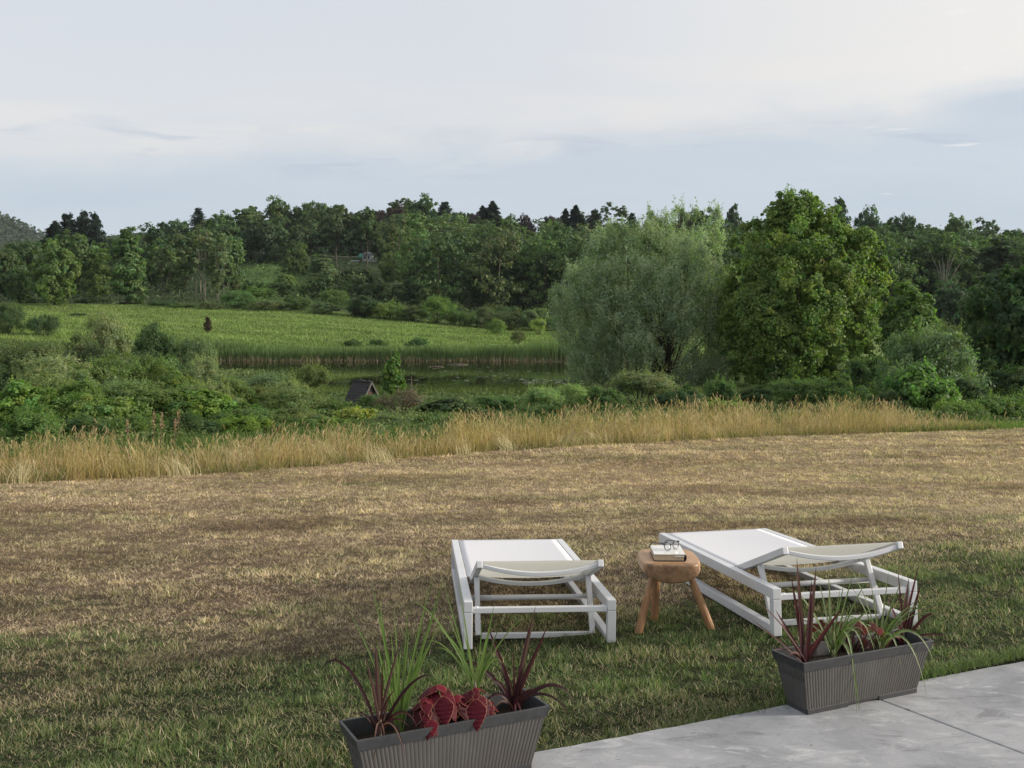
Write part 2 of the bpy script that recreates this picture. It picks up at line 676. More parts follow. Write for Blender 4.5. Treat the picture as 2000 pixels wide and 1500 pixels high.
# ------------------------------------------------------------------ terrace slabs
def build_patio():
    m, t = new_mat('broom_finished_concrete')
    pos = t.node('ShaderNodeNewGeometry').outputs['Position']
    a = t.noise(pos, 2.2, 8, .68, .6)
    b = t.noise(t.mapping(pos, (3, 7, 3), rot=(0, 0, .42)), 1.6, 6, .7, 1.2)
    c = t.noise(pos, 130, 3, .6)
    base = t.mix(t.maprange(a, .3, .7), (.20, .207, .225), (.40, .406, .425))
    base = t.mix(t.maprange(b, .52, .68, 0, .7, True), base, (.50, .505, .51))
    base = t.mix(t.maprange(b, .47, .30, 0, .8, True), base, (.15, .152, .16))
    base = t.mix(t.maprange(c, .3, .75, 0, .35), base, (.22, .22, .22))
    pat = t.noise(t.mapping(pos, (6, 14, 6), rot=(0, 0, .5)), 1.0, 7, .75, 1.5)
    base = t.mix(t.maprange(pat, .60, .72, 0, .55, True), base, (.12, .12, .125))
    msk = t.noise(pos, 2.6, 3, .5)
    scr = t.noise(t.mapping(pos, (38, 95, 38), rot=(0, 0, .42)), 1.0, 4, .7, .8)
    sc_ = t.math('MULTIPLY', t.maprange(scr, .60, .66, 0, 1, True), t.maprange(msk, .50, .62, 0, .75, True))
    base = t.mix(sc_, base, (.085, .085, .09))
    spk = t.noise(pos, 28, 2, .5)
    base = t.mix(t.maprange(spk, .72, .76, 0, .6), base, (.12, .11, .10))
    p = principled(t, Base_Color=base, Roughness=.8, Specular_IOR_Level=.3)
    bmp = t.node('ShaderNodeBump')
    bmp.inputs['Strength'].default_value = .35
    bmp.inputs['Distance'].default_value = .004
    t.link(t.math('ADD', t.math('MULTIPLY', b, .8), t.math('MULTIPLY', c, .25)), bmp.inputs['Height'])
    t.link(bmp.outputs[0], p.inputs['Normal'])
    # lawn-side edge y = 3.18 + .448 x ; saw joint runs from the edge towards the viewer's right
    def e(x, off=0):
        return Vector((x, 3.185 + .448 * x + off, 0))
    j0 = e(1.30)
    jd = (Vector((1.672, 3.275, 0)) - Vector((1.414, 3.701, 0))).normalized()
    j1 = j0 + jd * 6.2
    pr = Vector((-jd.y, jd.x, 0)) * .0022
    polys = [
        ([e(-5.0), j0 + pr * -1, j1 + pr * -1, Vector((-2.2, -4.6, 0))],),
        ([j0 + pr, e(9.0), Vector((11.5, 1.5, 0)), j1 + pr],),
    ]
    rr = random.Random(2)
    for (poly,) in polys:
        n = len(poly)
        pts = []
        for i in range(n):
            a_, b_ = poly[i], poly[(i + 1) % n]
            if i == 0:
                k = 260
                for s in range(k):
                    q = a_.lerp(b_, s / k)
                    w = .034 * (fbm(np.array([q.x * 2.6]), np.array([1.5]), 4)[0] - .5) + .006 * (fbm(np.array([q.x * 17.0]), np.array([7.5]), 6)[0] - .5) + rr.uniform(-.0012, .0012) if s else 0
                    pts.append(q + Vector((-.4, .9, 0)) * w)
            else:
                pts.append(a_)
        # keep anticlockwise order
        area = sum(pts[i].x * pts[(i + 1) % len(pts)].y - pts[(i + 1) % len(pts)].x * pts[i].y for i in range(len(pts)))
        if area < 0:
            pts.reverse()
        bm = bmesh.new()
        top = [bm.verts.new((q.x, q.y, 0)) for q in pts]
        f = bm.faces.new(top)
        ex = bmesh.ops.extrude_face_region(bm, geom=[f])
        for v in [g for g in ex['geom'] if isinstance(g, bmesh.types.BMVert)]:
            v.co.z = -.1
        bmesh.ops.recalc_face_normals(bm, faces=bm.faces)
        me = bpy.data.meshes.new('concrete_slab')
        bm.to_mesh(me)
        bm.free()
        me.materials.append(m)
        o = link('terrace_pavement', me)
        bv = o.modifiers.new('bevel', 'BEVEL')
        bv.width = .005
        bv.segments = 2
        bv.limit_method = 'ANGLE'
        bv.angle_limit = math.radians(50)
        tag(o, 'pale grey concrete terrace slab bordering the green lawn' if poly[0].x < 0 else
            'pale grey concrete terrace slab beyond the dark joint at lower right', 'pavement', kind='structure')


build_patio()

# ------------------------------------------------------------------ sun loungers
M_WHITE = simple_mat('white_powder_coat', (.66, .67, .70), .38, (.585, .59, .605), .5, 0, 3)
M_SLING = simple_mat('white_sling_mesh', (.66, .66, .69), .75, (.61, .61, .635), .2, .25, 420)


def backlit_sling_mat():  # white fabric; warm light through it is painted as a cream tint
    m, t = new_mat('white_sling_painted_backlight')
    g = t.node('ShaderNodeTexCoord').outputs['Object']
    n = t.noise(g, 9, 4, .6)
    c = t.mix(n, (.74, .72, .65), (.80, .78, .71))
    d = t.node('ShaderNodeBsdfDiffuse')
    t.link(c, d.inputs[0])
    tr = t.node('ShaderNodeBsdfTranslucent')
    tr.inputs[0].default_value = (.88, .86, .77, 1)
    mx = t.node('ShaderNodeMixShader')
    mx.inputs[0].default_value = .42
    t.link(d.outputs[0], mx.inputs[1])
    t.link(tr.outputs[0], mx.inputs[2])
    o = t.node('ShaderNodeOutputMaterial')
    t.link(mx.outputs[0], o.inputs['Surface'])
    return m


M_BACKLIT_SLING = backlit_sling_mat()
M_BOLT = simple_mat('bolt_steel', (.5, .5, .5), .35, metallic=1)


def make_lounger():
    W, L, H = .71, 1.804, .2195
    rw, rh = .041, .05
    root = empty('sun_lounger')
    tag(root, 'white sling sun lounger on the left, standing square to the view with low raised back', 'sun lounger',
        'white sun loungers on the lawn')
    for s in (-1, 1):
        x = s * (W / 2 - rw / 2)
        b = MB()
        b.box((x, L / 2, H - rh / 2), (rw, L, rh))
        b.build('side_rail', M_WHITE, root, bevel=.003)
        b = MB()
        b.box((x, L / 2, .0225), (rw - .004, L - .09, .045))
        b.build('ground_rail', M_WHITE, root, bevel=.003)
        for y in (.0225, L - .0225):
            b = MB()
            b.box((x, y, (H - rh - .001) / 2), (rw - .001, .044, H - rh - .001))
            b.build('leg', M_WHITE, root, bevel=.003)
    b = MB()
    b.box((0, .020, H - .043), (W - 2 * rw - .001, .032, .026))
    o = b.build('end_bar', M_WHITE, root, bevel=.003)
    for s in (-1, 1):
        b = MB()
        b.tube([(s * .295, .020, H - .031), (s * .295, .020, H - .026)], [.009, .008], 12)
        b.build('bolt', M_WHITE, o)
    b = MB()
    b.box((0, L - .018, H - .03), (W - 2 * rw - .001, .03, .03))
    b.build('end_bar', M_WHITE, root, bevel=.003)
    b = MB()
    b.tube([(-W / 2 + rw, .33, .166), (W / 2 - rw, .33, .166)], .0135, 16)
    b.build('cross_tube', M_WHITE, root, smooth=True)
    # seat: flat sling, slightly sagging
    xi = W / 2 - rw - .0035
    hy = .615
    nx, ny = 16, 24
    vs, fs = [], []
    for j in range(ny + 1):
        for i in range(nx + 1):
            u, v = i / nx, j / ny
            y = hy + (L - .002 - hy) * v
            sag = -.009 * (1 - (2 * u - 1) ** 2) * (1 - abs(2 * v - 1) ** 4) + .0012 * math.sin(v * 46 + u * 2) * max(0, 1 - v * 5) * (1 - (2 * u - 1) ** 4)
            vs.append((-xi + 2 * xi * u, y, H - .002 + sag))
    for j in range(ny):
        for i in range(nx):
            a = j * (nx + 1) + i
            fs.append((a, a + 1, a + nx + 2, a + nx + 1))
    b = MB()
    b.add(vs, fs)
    o = b.build('seat_sling', M_SLING, root, smooth=True)
    so = o.modifiers.new('thickness', 'SOLIDIFY')
    so.thickness = .004
    so.offset = -1
    # backrest, hinged at y = .6 and raised towards the viewer
    ang = math.radians(17.5)
    bl = .615
    ca, sa = math.cos(ang), math.sin(ang)
    hz = H - .016

    def bp(x, d, up=0):
        return Vector((x, .600 - d * ca + up * sa, hz + d * sa + up * ca))
    bw = .297
    back = empty('backrest')
    back.parent = root
    for s in (-1, 1):
        b = MB()
        b.sweep([bp(s * (bw - .014), -.03), bp(s * (bw - .014), bl)], .028, .034)
        b.build('frame_rail', M_WHITE, back, bevel=.004)
    # bowed cross bars
    for d, sag, up0, ww, hh in ((bl - .02, .040, -.004, .026, .020), (.20, .036, -.010, .026, .020)):
        b = MB()
        path = []
        for i in range(25):
            u = i / 24 * 2 - 1
            path.append(bp(u * (bw - .030), d, up0 - sag * (1 - u * u)))
        b.sweep(path, ww, hh)
        b.build('bowed_bar', M_WHITE, back, bevel=.003)
    vs, fs = [], []
    nx, ny = 18, 14
    for j in range(ny + 1):
        for i in range(nx + 1):
            u, v = i / nx * 2 - 1, j / ny
            d = .015 + (bl - .018) * v
            sag = -.012 * (1 - u * u) * (1 - v ** 3)
            vs.append(tuple(bp(u * (bw - .016), d, .015 + sag)))
    for j in range(ny):
        for i in range(nx):
            a = j * (nx + 1) + i
            fs.append((a, a + 1, a + nx + 2, a + nx + 1))
    b = MB()
    b.add(vs, fs)
    o = b.build('back_sling', M_BACKLIT_SLING, back, smooth=True)
    for s in (-1, 1):
        b = MB()
        p = bp(s * (bw + .001), .05, -.002)
        b.tube([p, p + Vector((s * .005, 0, 0))], [.008, .007], 12)
        b.build('bolt', M_BOLT, back)
    # U-shaped prop from the back down to the grass
    prop = MB()
    pw = .277
    top = Vector((0, .335, H + .045))
    bot = Vector((0, .190, .014))
    for s in (-1, 1):
        prop.sweep([top + Vector((s * pw, 0, 0)), bot + Vector((s * pw, 0, 0))], .026, .024, up=(0, 1, .3))
    prop.box(bot, (2 * pw - .027, .026, .026))
    prop.build('back_prop', M_WHITE, root, bevel=.003)
    return root


def pose_mat(loc, yaw, pit, rol):
    return Matrix.Translation(loc) @ Matrix.Rotation(yaw, 4, 'Z') @ Matrix.Rotation(pit, 4, 'X') @ Matrix.Rotation(rol, 4, 'Y')


lounger = make_lounger()
lounger2 = copy_tree(lounger)
lounger.matrix_world = pose_mat((.1309, 4.663, -.1197), .0904, -.0477, .0105)
lounger2.matrix_world = pose_mat((1.5488, 4.6663, -.0455), .1478, -.0566, -.0151)
tag(lounger2, 'white sling sun lounger on the right, turned askew behind the ribbed planter', 'sun lounger')


# ------------------------------------------------------------------ stool, book, glasses
def wood_mat():
    m, t = new_mat('oiled_wood')
    g = t.node('ShaderNodeTexCoord').outputs['Object']
    n = t.noise(t.mapping(g, (14, 2.2, 14)), 1.6, 6, .6, .8)
    f = t.noise(t.mapping(g, (120, 9, 120)), 1.0, 3, .6)
    c = t.mix(t.maprange(n, .3, .7), (.37, .215, .108), (.48, .305, .170))
    c = t.mix(t.maprange(f, .4, .7, 0, .35), c, (.24, .115, .05))
    # darker end grain with stains on the sawn faces
    geo = t.node('ShaderNodeNewGeometry')
    st = t.noise(g, 26, 5, .7)
    sep = t.node('ShaderNodeSeparateXYZ')
    t.link(g, sep.inputs[0])
    sp = t.maprange(st, .36, .70, .35, .85, True)
    endm = t.math('MULTIPLY', sp, t.maprange(sep.outputs[1], -.135, -.155, 0, 1))
    c = t.mix(endm, c, (.10, .055, .03))
    p = principled(t, Base_Color=c, Roughness=.42, Specular_IOR_Level=.4)
    bmp = t.node('ShaderNodeBump')
    bmp.inputs['Strength'].default_value = .15
    bmp.inputs['Distance'].default_value = .003
    t.link(f, bmp.inputs['Height'])
    t.link(bmp.outputs[0], p.inputs['Normal'])
    return m


M_WOOD = wood_mat()


def leg_wood():
    m, t = new_mat('orange_wood')
    g = t.node('ShaderNodeTexCoord').outputs['Object']
    n = t.noise(t.mapping(g, (30, 30, 4)), 1.4, 5, .6, .6)
    c = t.mix(t.maprange(n, .3, .7), (.27, .135, .060), (.43, .245, .125))
    principled(t, Base_Color=c, Roughness=.45, Specular_IOR_Level=.4)
    return m


M_LEGWOOD = leg_wood()
ST = Vector((.762, 4.95, 0))
ST.z = tz(ST.x, ST.y)
ST_H = .345


def make_stool():
    root = empty('wooden_stool', ST)
    tag(root, 'three legged wooden stool with a thick rounded half log seat between the loungers', 'stool')
    a, bb = .143, .178
    n = 72
    H = ST_H

    def outl(k, s=1.0):
        th = 2 * math.pi * k / n
        e = 2 / 5.5
        c_, s_ = math.cos(th), math.sin(th)
        x = a * math.copysign(abs(c_) ** e, c_)
        y = bb * math.copysign(abs(s_) ** e, s_)
        x *= 1 + .03 * math.sin(th * 2 + .6) - .07 * max(0, y / bb) - .035 * max(0, -y / bb)
        return x * s, y * s

    def th_(x):
        q = max(0, 1 - (x / (a * 1.05)) ** 2)
        return .035 + .058 * q ** .85
    rings = []
    for s, dz in ((.0, 0), (.5, 0), (.93, 0), (.975, -.0015), (.995, -.006), (1.0, -.013)):
        rings.append([(*outl(k, max(s, .001)), H + dz) for k in range(n)])
    for s, dz in ((1.0, .009), (.992, .003), (.97, .0005), (.6, 0), (.001, 0)):
        r = []
        for k in range(n):
            x, y = outl(k, s)
            r.append((x, y, H - th_(outl(k, s)[0]) + dz))
        rings.append(r)
    vs = [q for r in rings for q in r]
    fs = []
    for i in range(len(rings) - 1):
        for k in range(n):
            p, q = i * n + k, i * n + (k + 1) % n
            fs.append((p, q, q + n, p + n))
    b = MB()
    b.add(vs, fs)
    o = b.build('seat', M_WOOD, root, smooth=True)
    o.data.set_sharp_from_angle(angle=math.radians(48))
    for (tx, ty), (fx, fy) in (((-.075, -.06), (-.158, -.110)), ((.085, -.065), (.200, -.105)), ((-.04, .075), (-.048, .125))):
        b = MB()
        foot = Vector((fx, fy, 0))
        foot.z = tz(ST.x + fx, ST.y + fy) - ST.z - .012
        top = Vector((tx, ty, H - th_(tx) + .03))
        b.tube([foot, foot.lerp(top, .04), foot.lerp(top, .5), top], [.0180, .0198, .0198, .0155], 8)
        b.build('leg', M_LEGWOOD, root, bevel=.003)
    return root


make_stool()

M_PAPER = simple_mat('book_pages', (.55, .45, .31), .85, (.44, .35, .24), .2, .6, 1.0, stretch=(2, 2, 700))
M_COVER = None


def cover_mat():
    m, t = new_mat('glossy_book_jacket')
    g = t.node('ShaderNodeTexCoord').outputs['Object']
    n = t.noise(t.mapping(g, (3, 14, 1)), 3.0, 3, .5)
    c = t.mix(t.maprange(n, .45, .7), (.74, .73, .67), (.60, .60, .56))
    principled(t, Base_Color=c, Roughness=.10, Specular_IOR_Level=.6)
    return m


M_COVER = cover_mat()
M_BLACK = simple_mat('black_edge', (.015, .015, .018), .5)
BK = Vector((.757, 4.94, ST.z + ST_H + .001))
BK_YAW = math.radians(-2)


def make_book():
    root = empty('closed_book', BK, BK_YAW)
    tag(root, 'thick hardcover book in a pale glossy jacket lying on the wooden stool', 'book')
    w, d, h = .150, .205, .034
    b = MB()
    b.box((-.002, 0, h / 2), (w - .010, d - .008, h - .006))
    b.build('page_block', M_PAPER, root)
    b = MB()
    b.box((0, 0, .0016), (w, d, .003))
    o = b.build('back_cover', M_BLACK, root, bevel=.0008)
    b = MB()
    b.box((0, 0, h - .0018), (w, d, .0026))
    b.box((0, 0, h - .0001), (w - .003, d - .003, .001))
    b.build('front_cover', M_COVER, root, bevel=.0006)
    b = MB()
    path = [(w / 2 - .001, 0, .003), (w / 2 + .004, 0, h * .3), (w / 2 + .004, 0, h * .7), (w / 2 - .001, 0, h - .003)]
    b.sweep(path, d, .0026, side=(0, 1, 0))
    b.build('spine', M_BLACK, root)
    b = MB()
    b.box((.047, -d / 2 - .001, h - .0095), (.046, .010, .0035))
    b.build('bookmark', M_COVER, root)
    return root


make_book()


def glass_mat():
    m, t = new_mat('spectacle_lens')
    g = t.node('ShaderNodeBsdfGlossy')
    g.inputs['Roughness'].default_value = .03
    g.inputs['Color'].default_value = (.9, .92, .92, 1)
    tr = t.node('ShaderNodeBsdfTransparent')
    tr.inputs[0].default_value = (.95, .96, .95, 1)
    fr = t.node('ShaderNodeFresnel')
    fr.inputs[0].default_value = 1.5
    mx = t.node('ShaderNodeMixShader')
    t.link(t.math('ADD', fr.outputs[0], .06), mx.inputs[0])
    t.link(tr.outputs[0], mx.inputs[1])
    t.link(g.outputs[0], mx.inputs[2])
    o = t.node('ShaderNodeOutputMaterial')
    t.link(mx.outputs[0], o.inputs['Surface'])
    return m


M_LENS = glass_mat()
M_FRAME = simple_mat('dark_acetate', (.022, .022, .03), .25, (.05, .04, .05), .6, 0, 60)


def make_glasses():
    # upside up, rims standing on the cover, arms folded open to the back left
    root = empty('eyeglasses', BK + Vector((.022, -.012, .0355)), math.radians(36))
    tag(root, 'dark rimmed round eyeglasses standing open on top of the book', 'eyeglasses')
    r = .0235
    tilt = math.radians(8)
    root.scale = (.80, .80, .80)
    fr = MB()
    for s in (-1, 1):
        cx = s * .034
        ring = []
        for k in range(33):
            th = 2 * math.pi * k / 32
            rx, rz = r * 1.06, r * (.98 if math.sin(th) > 0 else 1.0)
            x, z = cx + rx * math.cos(th), r + .002 + rz * math.sin(th)
            ring.append((x, (z) * math.sin(tilt) + .004 * (x / .06) ** 2, z))
        b_ = MB()
        fr.tube(ring, [.0025 + (.0015 if math.sin(2 * math.pi * k / 32) > .2 else 0) for k in range(33)], 8)
    # bridge and end pieces
    fr.tube([(-.0105, .003, r * 1.35), (0, .003, r * 1.55), (.0105, .003, r * 1.35)], [.0026, .0028, .0026], 8)
    for s in (-1, 1):
        fr.tube([(s * .054, .003, r * 1.75), (s * .064, .006, r * 1.85), (s * .066, .012, r * 1.85)], [.004, .0045, .004], 8)
    f = fr.build('frame', M_FRAME, root, smooth=True)
    for s in (-1, 1):
        b = MB()
        vs = [(s * .034, (r + .002) * math.sin(tilt), r + .002)]
        for k in range(32):
            th = 2 * math.pi * k / 32
            x, z = s * .034 + (r) * math.cos(th), r + .002 + (r * .97) * math.sin(th)
            vs.append((x, z * math.sin(tilt) + .001, z))
        b.add(vs, [(0, 1 + k, 1 + (k + 1) % 32) for k in range(32)])
        b.build('lens', M_LENS, root)
        b = MB()
        b.tube([(s * .066, .012, r * 1.85), (s * .066, .06, r * 1.7), (s * .064, .105, r * 1.45), (s * .062, .122, r * .9), (s * .061, .135, r * .1)],
               [.0034, .0028, .0028, .0032, .003], 8)
        b.build('temple_arm', M_FRAME, root, smooth=True)
    return root


make_glasses()


# ------------------------------------------------------------------ planters
def planter_mat():
    m, t = new_mat('weathered_bronze_resin')
    g = t.node('ShaderNodeTexCoord').outputs['Object']
    n = t.noise(t.mapping(g, (38, 38, 2.5)), 1.0, 5, .65)
    n2 = t.noise(g, 7, 4, .6)
    c = t.mix(t.maprange(n, .3, .7), (.064, .062, .061), (.090, .087, .085))
    c = t.mix(t.maprange(n2, .35, .7, 0, .6), c, (.066, .058, .050))
    p = principled(t, Base_Color=c, Roughness=.5, Specular_IOR_Level=.45)
    bmp = t.node('ShaderNodeBump')
    bmp.inputs['Strength'].default_value = .2
    bmp.inputs['Distance'].default_value = .002
    t.link(n, bmp.inputs['Height'])
    t.link(bmp.outputs[0], p.inputs['Normal'])
    return m


M_PLANT = planter_mat()
M_RIM = simple_mat('charcoal_resin', (.030, .031, .034), .5, (.046, .047, .050), .45, .3, 40)
M_SOIL = simple_mat('potting_soil', (.010, .008, .006), .95, (.035, .026, .018), .1, 1.0, 90)


def rect_ring(lx, ly, z):
    return [(-lx / 2, -ly / 2, z), (lx / 2, -ly / 2, z), (lx / 2, ly / 2, z), (-lx / 2, ly / 2, z)]


def make_planter():
    root = empty('ribbed_planter')
    LT, WT, LB, WB, H = .62, .172, .527, .118, .20

    def dims(z):
        t = z / H
        return LB + (LT - LB) * t, WB + (WT - WB) * t
    # fluted wall
    vs, fs = [], []
    z0, z1 = .016, H - .030
    nz = 10
    prof = []
    for side, (cnt, ) in enumerate([(46,), (12,), (46,), (12,)]):
        m = cnt * 6
        for i in range(m):
            prof.append((side, i / m, cnt))
    n = len(prof)
    for j in range(nz + 1):
        z = z0 + (z1 - z0) * j / nz
        lx, ly = dims(z)
        lx -= .012
        ly -= .012
        for side, u, cnt in prof:
            ph = abs(((u * cnt) % 1) * 2 - 1)
            fade = (1 - .55 * math.sin(math.pi * u)) if side in (0, 2) else 1.0
            d = .0017 * (min(1, ph * 1.6) - .5) * fade * (0 if (u < .5 / cnt or u > 1 - .5 / cnt) else 1)
            if side == 0:
                p = (-lx / 2 + lx * u, -ly / 2 - d, z)
            elif side == 1:
                p = (lx / 2 + d, -ly / 2 + ly * u, z)
            elif side == 2:
                p = (lx / 2 - lx * u, ly / 2 + d, z)
            else:
                p = (-lx / 2 - d, ly / 2 - ly * u, z)
            vs.append(p)
    for j in range(nz):
        for k in range(n):
            a, b = j * n + k, j * n + (k + 1) % n
            fs.append((a, b, b + n, a + n))
    b = MB()
    b.add(vs, fs)
    b.build('ribbed_wall', M_PLANT, root)
    # rim: outer band, top lip, inner face
    b = MB()
    lo = dims(H - .034)
    rings = [rect_ring(lo[0], lo[1], H - .034), rect_ring(LT, WT, H), rect_ring(LT - .018, WT - .018, H), rect_ring(LT - .045, WT - .034, H - .075), ]
    # underside lip
    rings.insert(0, rect_ring(lo[0] - .016, lo[1] - .016, H - .034))
    vs = [q for r in rings for q in r]
    fs = []
    for i in range(len(rings) - 1):
        for k in range(4):
            a, c = i * 4 + k, i * 4 + (k + 1) % 4
            fs.append((a, c, c + 4, a + 4))
    b.add(vs, fs)
    b.build('rim', M_RIM, root, bevel=.0015)
    b = MB()
    lx, ly = dims(.008)
    lx -= .009
    ly -= .009
    for s in (-1, 1):                       # base band with a recess in the middle of each side
        b.box((s * lx * .32, 0, .009), (lx * .36, ly + .002, .018))
    b.box((0, 0, .0125), (lx * .30, ly - .003, .011))
    b.build('base', M_RIM, root, bevel=.0012)
    # soil surface with lumps
    vs, fs = [], []
    nx, ny = 60, 14
    sx, sy = LT - .052, WT - .040
    rr = np.random.default_rng(4)
    for j in range(ny + 1):
        for i in range(nx + 1):
            x, y = -sx / 2 + sx * i / nx, -sy / 2 + sy * j / ny
            z = H - .052 + .012 * fbm(np.array([x * 40]), np.array([y * 40]), 3)[0] + rr.uniform(-.002, .002)
            vs.append((x, y, z))
    for j in range(ny):
        for i in range(nx):
            a = j * (nx + 1) + i
            fs.append((a, a + 1, a + nx + 2, a + nx + 1))
    b = MB()
    b.add(vs, fs)
    b.build('soil', M_SOIL, root, smooth=True)
    return root


planter = make_planter()
planter2 = copy_tree(planter)
PL1, A1 = Vector((-.198, 3.03, .0005)), .455
PL2, A2 = Vector((1.252, 3.694, .0005)), .44
planter.location = PL1
planter.rotation_euler = (0, 0, A1)
planter2.location = PL2
planter2.rotation_euler = (0, 0, A2)
tag(planter, 'ribbed bronze grey planter box at lower centre, holding broad crimson leaves', 'planter', 'ribbed planter boxes on the terrace edge')
tag(planter2, 'ribbed bronze grey planter box on the terrace in front of the right lounger', 'planter', 'ribbed planter boxes on the terrace edge')


def blade_leaves(leaves, width_def, nseg=12, fold=.25):
    """leaves: list of (base, ctrl points..., tip, width, colour) -> folded strap leaves, faces and colours"""
    Q, K = [], []
    for pts, w, col in leaves:
        pts = [Vector(p) for p in pts]
        sp = []
        m = len(pts) - 1
        for i in range(nseg + 1):         # Bezier through De Casteljau
            t = i / nseg
            q = list(pts)
            while len(q) > 1:
                q = [q[k].lerp(q[k + 1], t) for k in range(len(q) - 1)]
            sp.append(q[0])
        for i in range(nseg):
            t0, t1 = i / nseg, (i + 1) / nseg

            def prof(t):
                return w * max(.02, (min(1, .45 + 2.2 * t) * (1 - t ** 2.6)))
            quads = []
            for (p, t) in ((sp[i], t0), (sp[i + 1], t1)):
                tg = (sp[min(i + 1, nseg)] - sp[max(i - 1 if p is sp[i] else i, 0)]).normalized()
                view = Vector((-p.x, -p.y, CAM_Z + .4 - p.z)).normalized()
                s_ = tg.cross(Vector((.25, -1, .55)).normalized())
                if s_.length < .05:
                    s_ = Vector((1, 0, 0))
                s_.normalize()
                nrm = s_.cross(tg).normalized()
                hw = prof(t) / 2
                quads.append((p + s_ * hw + nrm * (hw * fold), p, p - s_ * hw + nrm * (hw * fold)))
            (l0, c0, r0), (l1, c1, r1) = quads
            Q.append([l0, c0, c1, l1])
            K.append(col[0] if isinstance(col[0], (tuple, list)) else col)
            Q.append([c0, r0, r1, c1])
            K.append(col[1] if isinstance(col[0], (tuple, list)) else col)
    return np.array([[tuple(v) for v in q] for q in Q]), np.array(K)


M_STRAP = leaf_mat('strap_leaf', .25, .5, .25, use_obj=False)


def strap_plant(name, label, cat, base_px, Y, tips, width, cols, seed, stem=None, group=None, wild=0):
    """tips: (px, py, dY, arch) ; arch > 0 lifts the middle of the leaf before it falls to its tip"""
    rr = random.Random(seed)
    base = at(base_px[0], base_px[1], Y)
    root = empty(name, base)
    tag(root, label, cat, group)
    leaves = []
    for (px, py, dY, arch, wf) in tips:
        tip = at(px, py, Y + dY)
        b0 = base + Vector((rr.uniform(-.010, .010), rr.uniform(-.012, .012), -.015))
        d = tip - b0
        mid = b0 + d * .5 + Vector((0, 0, arch))
        c1 = b0.lerp(mid, .55) + Vector((-d.x * .05, 0, abs(arch) * .35 + .01))
        c2 = mid + d * .22 + Vector((0, 0, arch * .5))
        ci = rr.choice(cols)
        leaves.append(([b0 - base, c1 - base, c2 - base, tip - base], width * wf * rr.uniform(.9, 1.1), ci))
    V, K = blade_leaves(leaves, width)
    link('leaves', np_mesh(name + '_leaves', V, K, M_STRAP), root)
    b = MB()
    b.tube([(0, 0, -.03), (.001, 0, .015), (0, .001, .05)], [.007, .006, .002], 8)
    b.build('stem', M_TWIG, root, smooth=True)
    return root


DK = [((.040, .009, .013), (.026, .007, .010)), ((.060, .012, .016), (.032, .008, .011)), ((.022, .007, .010), (.046, .016, .018)),
      ((.15, .085, .065), (.036, .010, .013)), ((.085, .018, .020), (.030, .008, .011))]
RD = [((.085, .016, .018), (.050, .010, .013)), ((.055, .012, .015), (.11, .022, .022)), ((.034, .009, .012), (.062, .014, .017)), ((.12, .06, .045), (.06, .012, .015))]
GN = [((.10, .17, .035), (.08, .14, .028)), ((.14, .22, .05), (.11, .18, .04)), ((.07, .12, .028), (.10, .16, .04)), ((.20, .26, .08), (.12, .18, .045))]
VG = [((.17, .21, .09), (.10, .15, .05)), ((.10, .15, .04), (.15, .19, .08)), ((.22, .24, .13), (.12, .17, .06))]
Z1 = lambda x, y: (600 + x / 2.857, 1000 + y / 2.857)
Z4 = lambda x, y: (640 + x / 4, 1240 + y / 4)
Z5 = lambda x, y: (1480 + x / 4.4125, 1080 + y / 4.4125)

YA = 2.905
strap_plant('cordyline', 'dark burgundy spiky cordyline at the left end of the planter with crimson leaves', 'spiky plant', (741, 1422), YA, [
    (625, 1313, .02, .10, .9), (733, 1256, .02, .02, 1.35), (785, 1239, .06, .0, .9), (712, 1280, .0, .02, .8), (848, 1322, .02, .05, .8),
    (772, 1348, .0, .02, .7), (729, 1502, -.06, .075, .95), (753, 1460, -.05, .05, .7), (793, 1484, -.06, .07, .8), (816, 1421, -.03, .055, .7),
    (693, 1396, -.02, .02, .7), (800, 1421, .0, .03, .5), (715, 1405, .02, .02, .5), (747, 1290, .05, .0, .8), (760, 1375, -.02, .02, .6)], .0120, DK, 1)
YB = 2.97
strap_plant('ornamental_grass', 'tall upright green grass beside the burgundy spikes at the left of the planter', 'grass plant', (779, 1424), YB, [
    (724, 1128, .03, .0, 1), (677, 1187, .0, .03, .8), (740, 1163, .05, .0, 1), (798, 1173, .04, .0, .9), (869, 1120, .06, .0, .9), (866, 1205, .03, .02, .8),
    (740, 1200, .02, .0, 1), (782, 1268, -.01, .0, 1.4), (845, 1125, .07, .01, .8), (757, 1262, .02, .0, 1), (800, 1225, .03, 0, .9),
    (716, 1335, .0, .01, .8), (825, 1265, .03, .02, .8), (770, 1180, .06, .0, .8), (752, 1300, -.02, .0, 1.3), (842, 1255, -.01, .03, .8), (764, 1240, .0, .0, 1.2),
    (858, 1170, .02, .02, .7), (815, 1300, .02, .03, .6), (735, 1250, .0, .0, 1.1)], .0084, GN, 2)
YC = 3.06
strap_plant('ornamental_grass', 'loose yellow green grass behind the crimson leaves, right of the taller grass clump', 'grass plant', (927, 1350), YC + .04, [
    (864, 1131, .02, .01, .8), (894, 1120, .05, .0, .8), (799, 1174, .0, .06, .8), (824, 1258, .0, .06, .7), (846, 1270, .02, .05, .9), (966, 1176, .02, .0, .9),
    (1028, 1202, .02, .03, .8), (943, 1204, .03, .0, .8), (982, 1297, -.02, .05, 1), (868, 1190, .04, .02, .7), (905, 1230, .0, .0, 1.1), (955, 1225, .04, .0, 1.2),
    (915, 1255, .0, .0, 1.2), (978, 1215, .0, .0, .8), (870, 1240, .0, .03, .9), (885, 1285, .0, .02, .8), (940, 1260, -.01, .0, 1.2), (835, 1215, .03, .05, .7)], .0078, GN[1:] , 3)
YD = 3.13
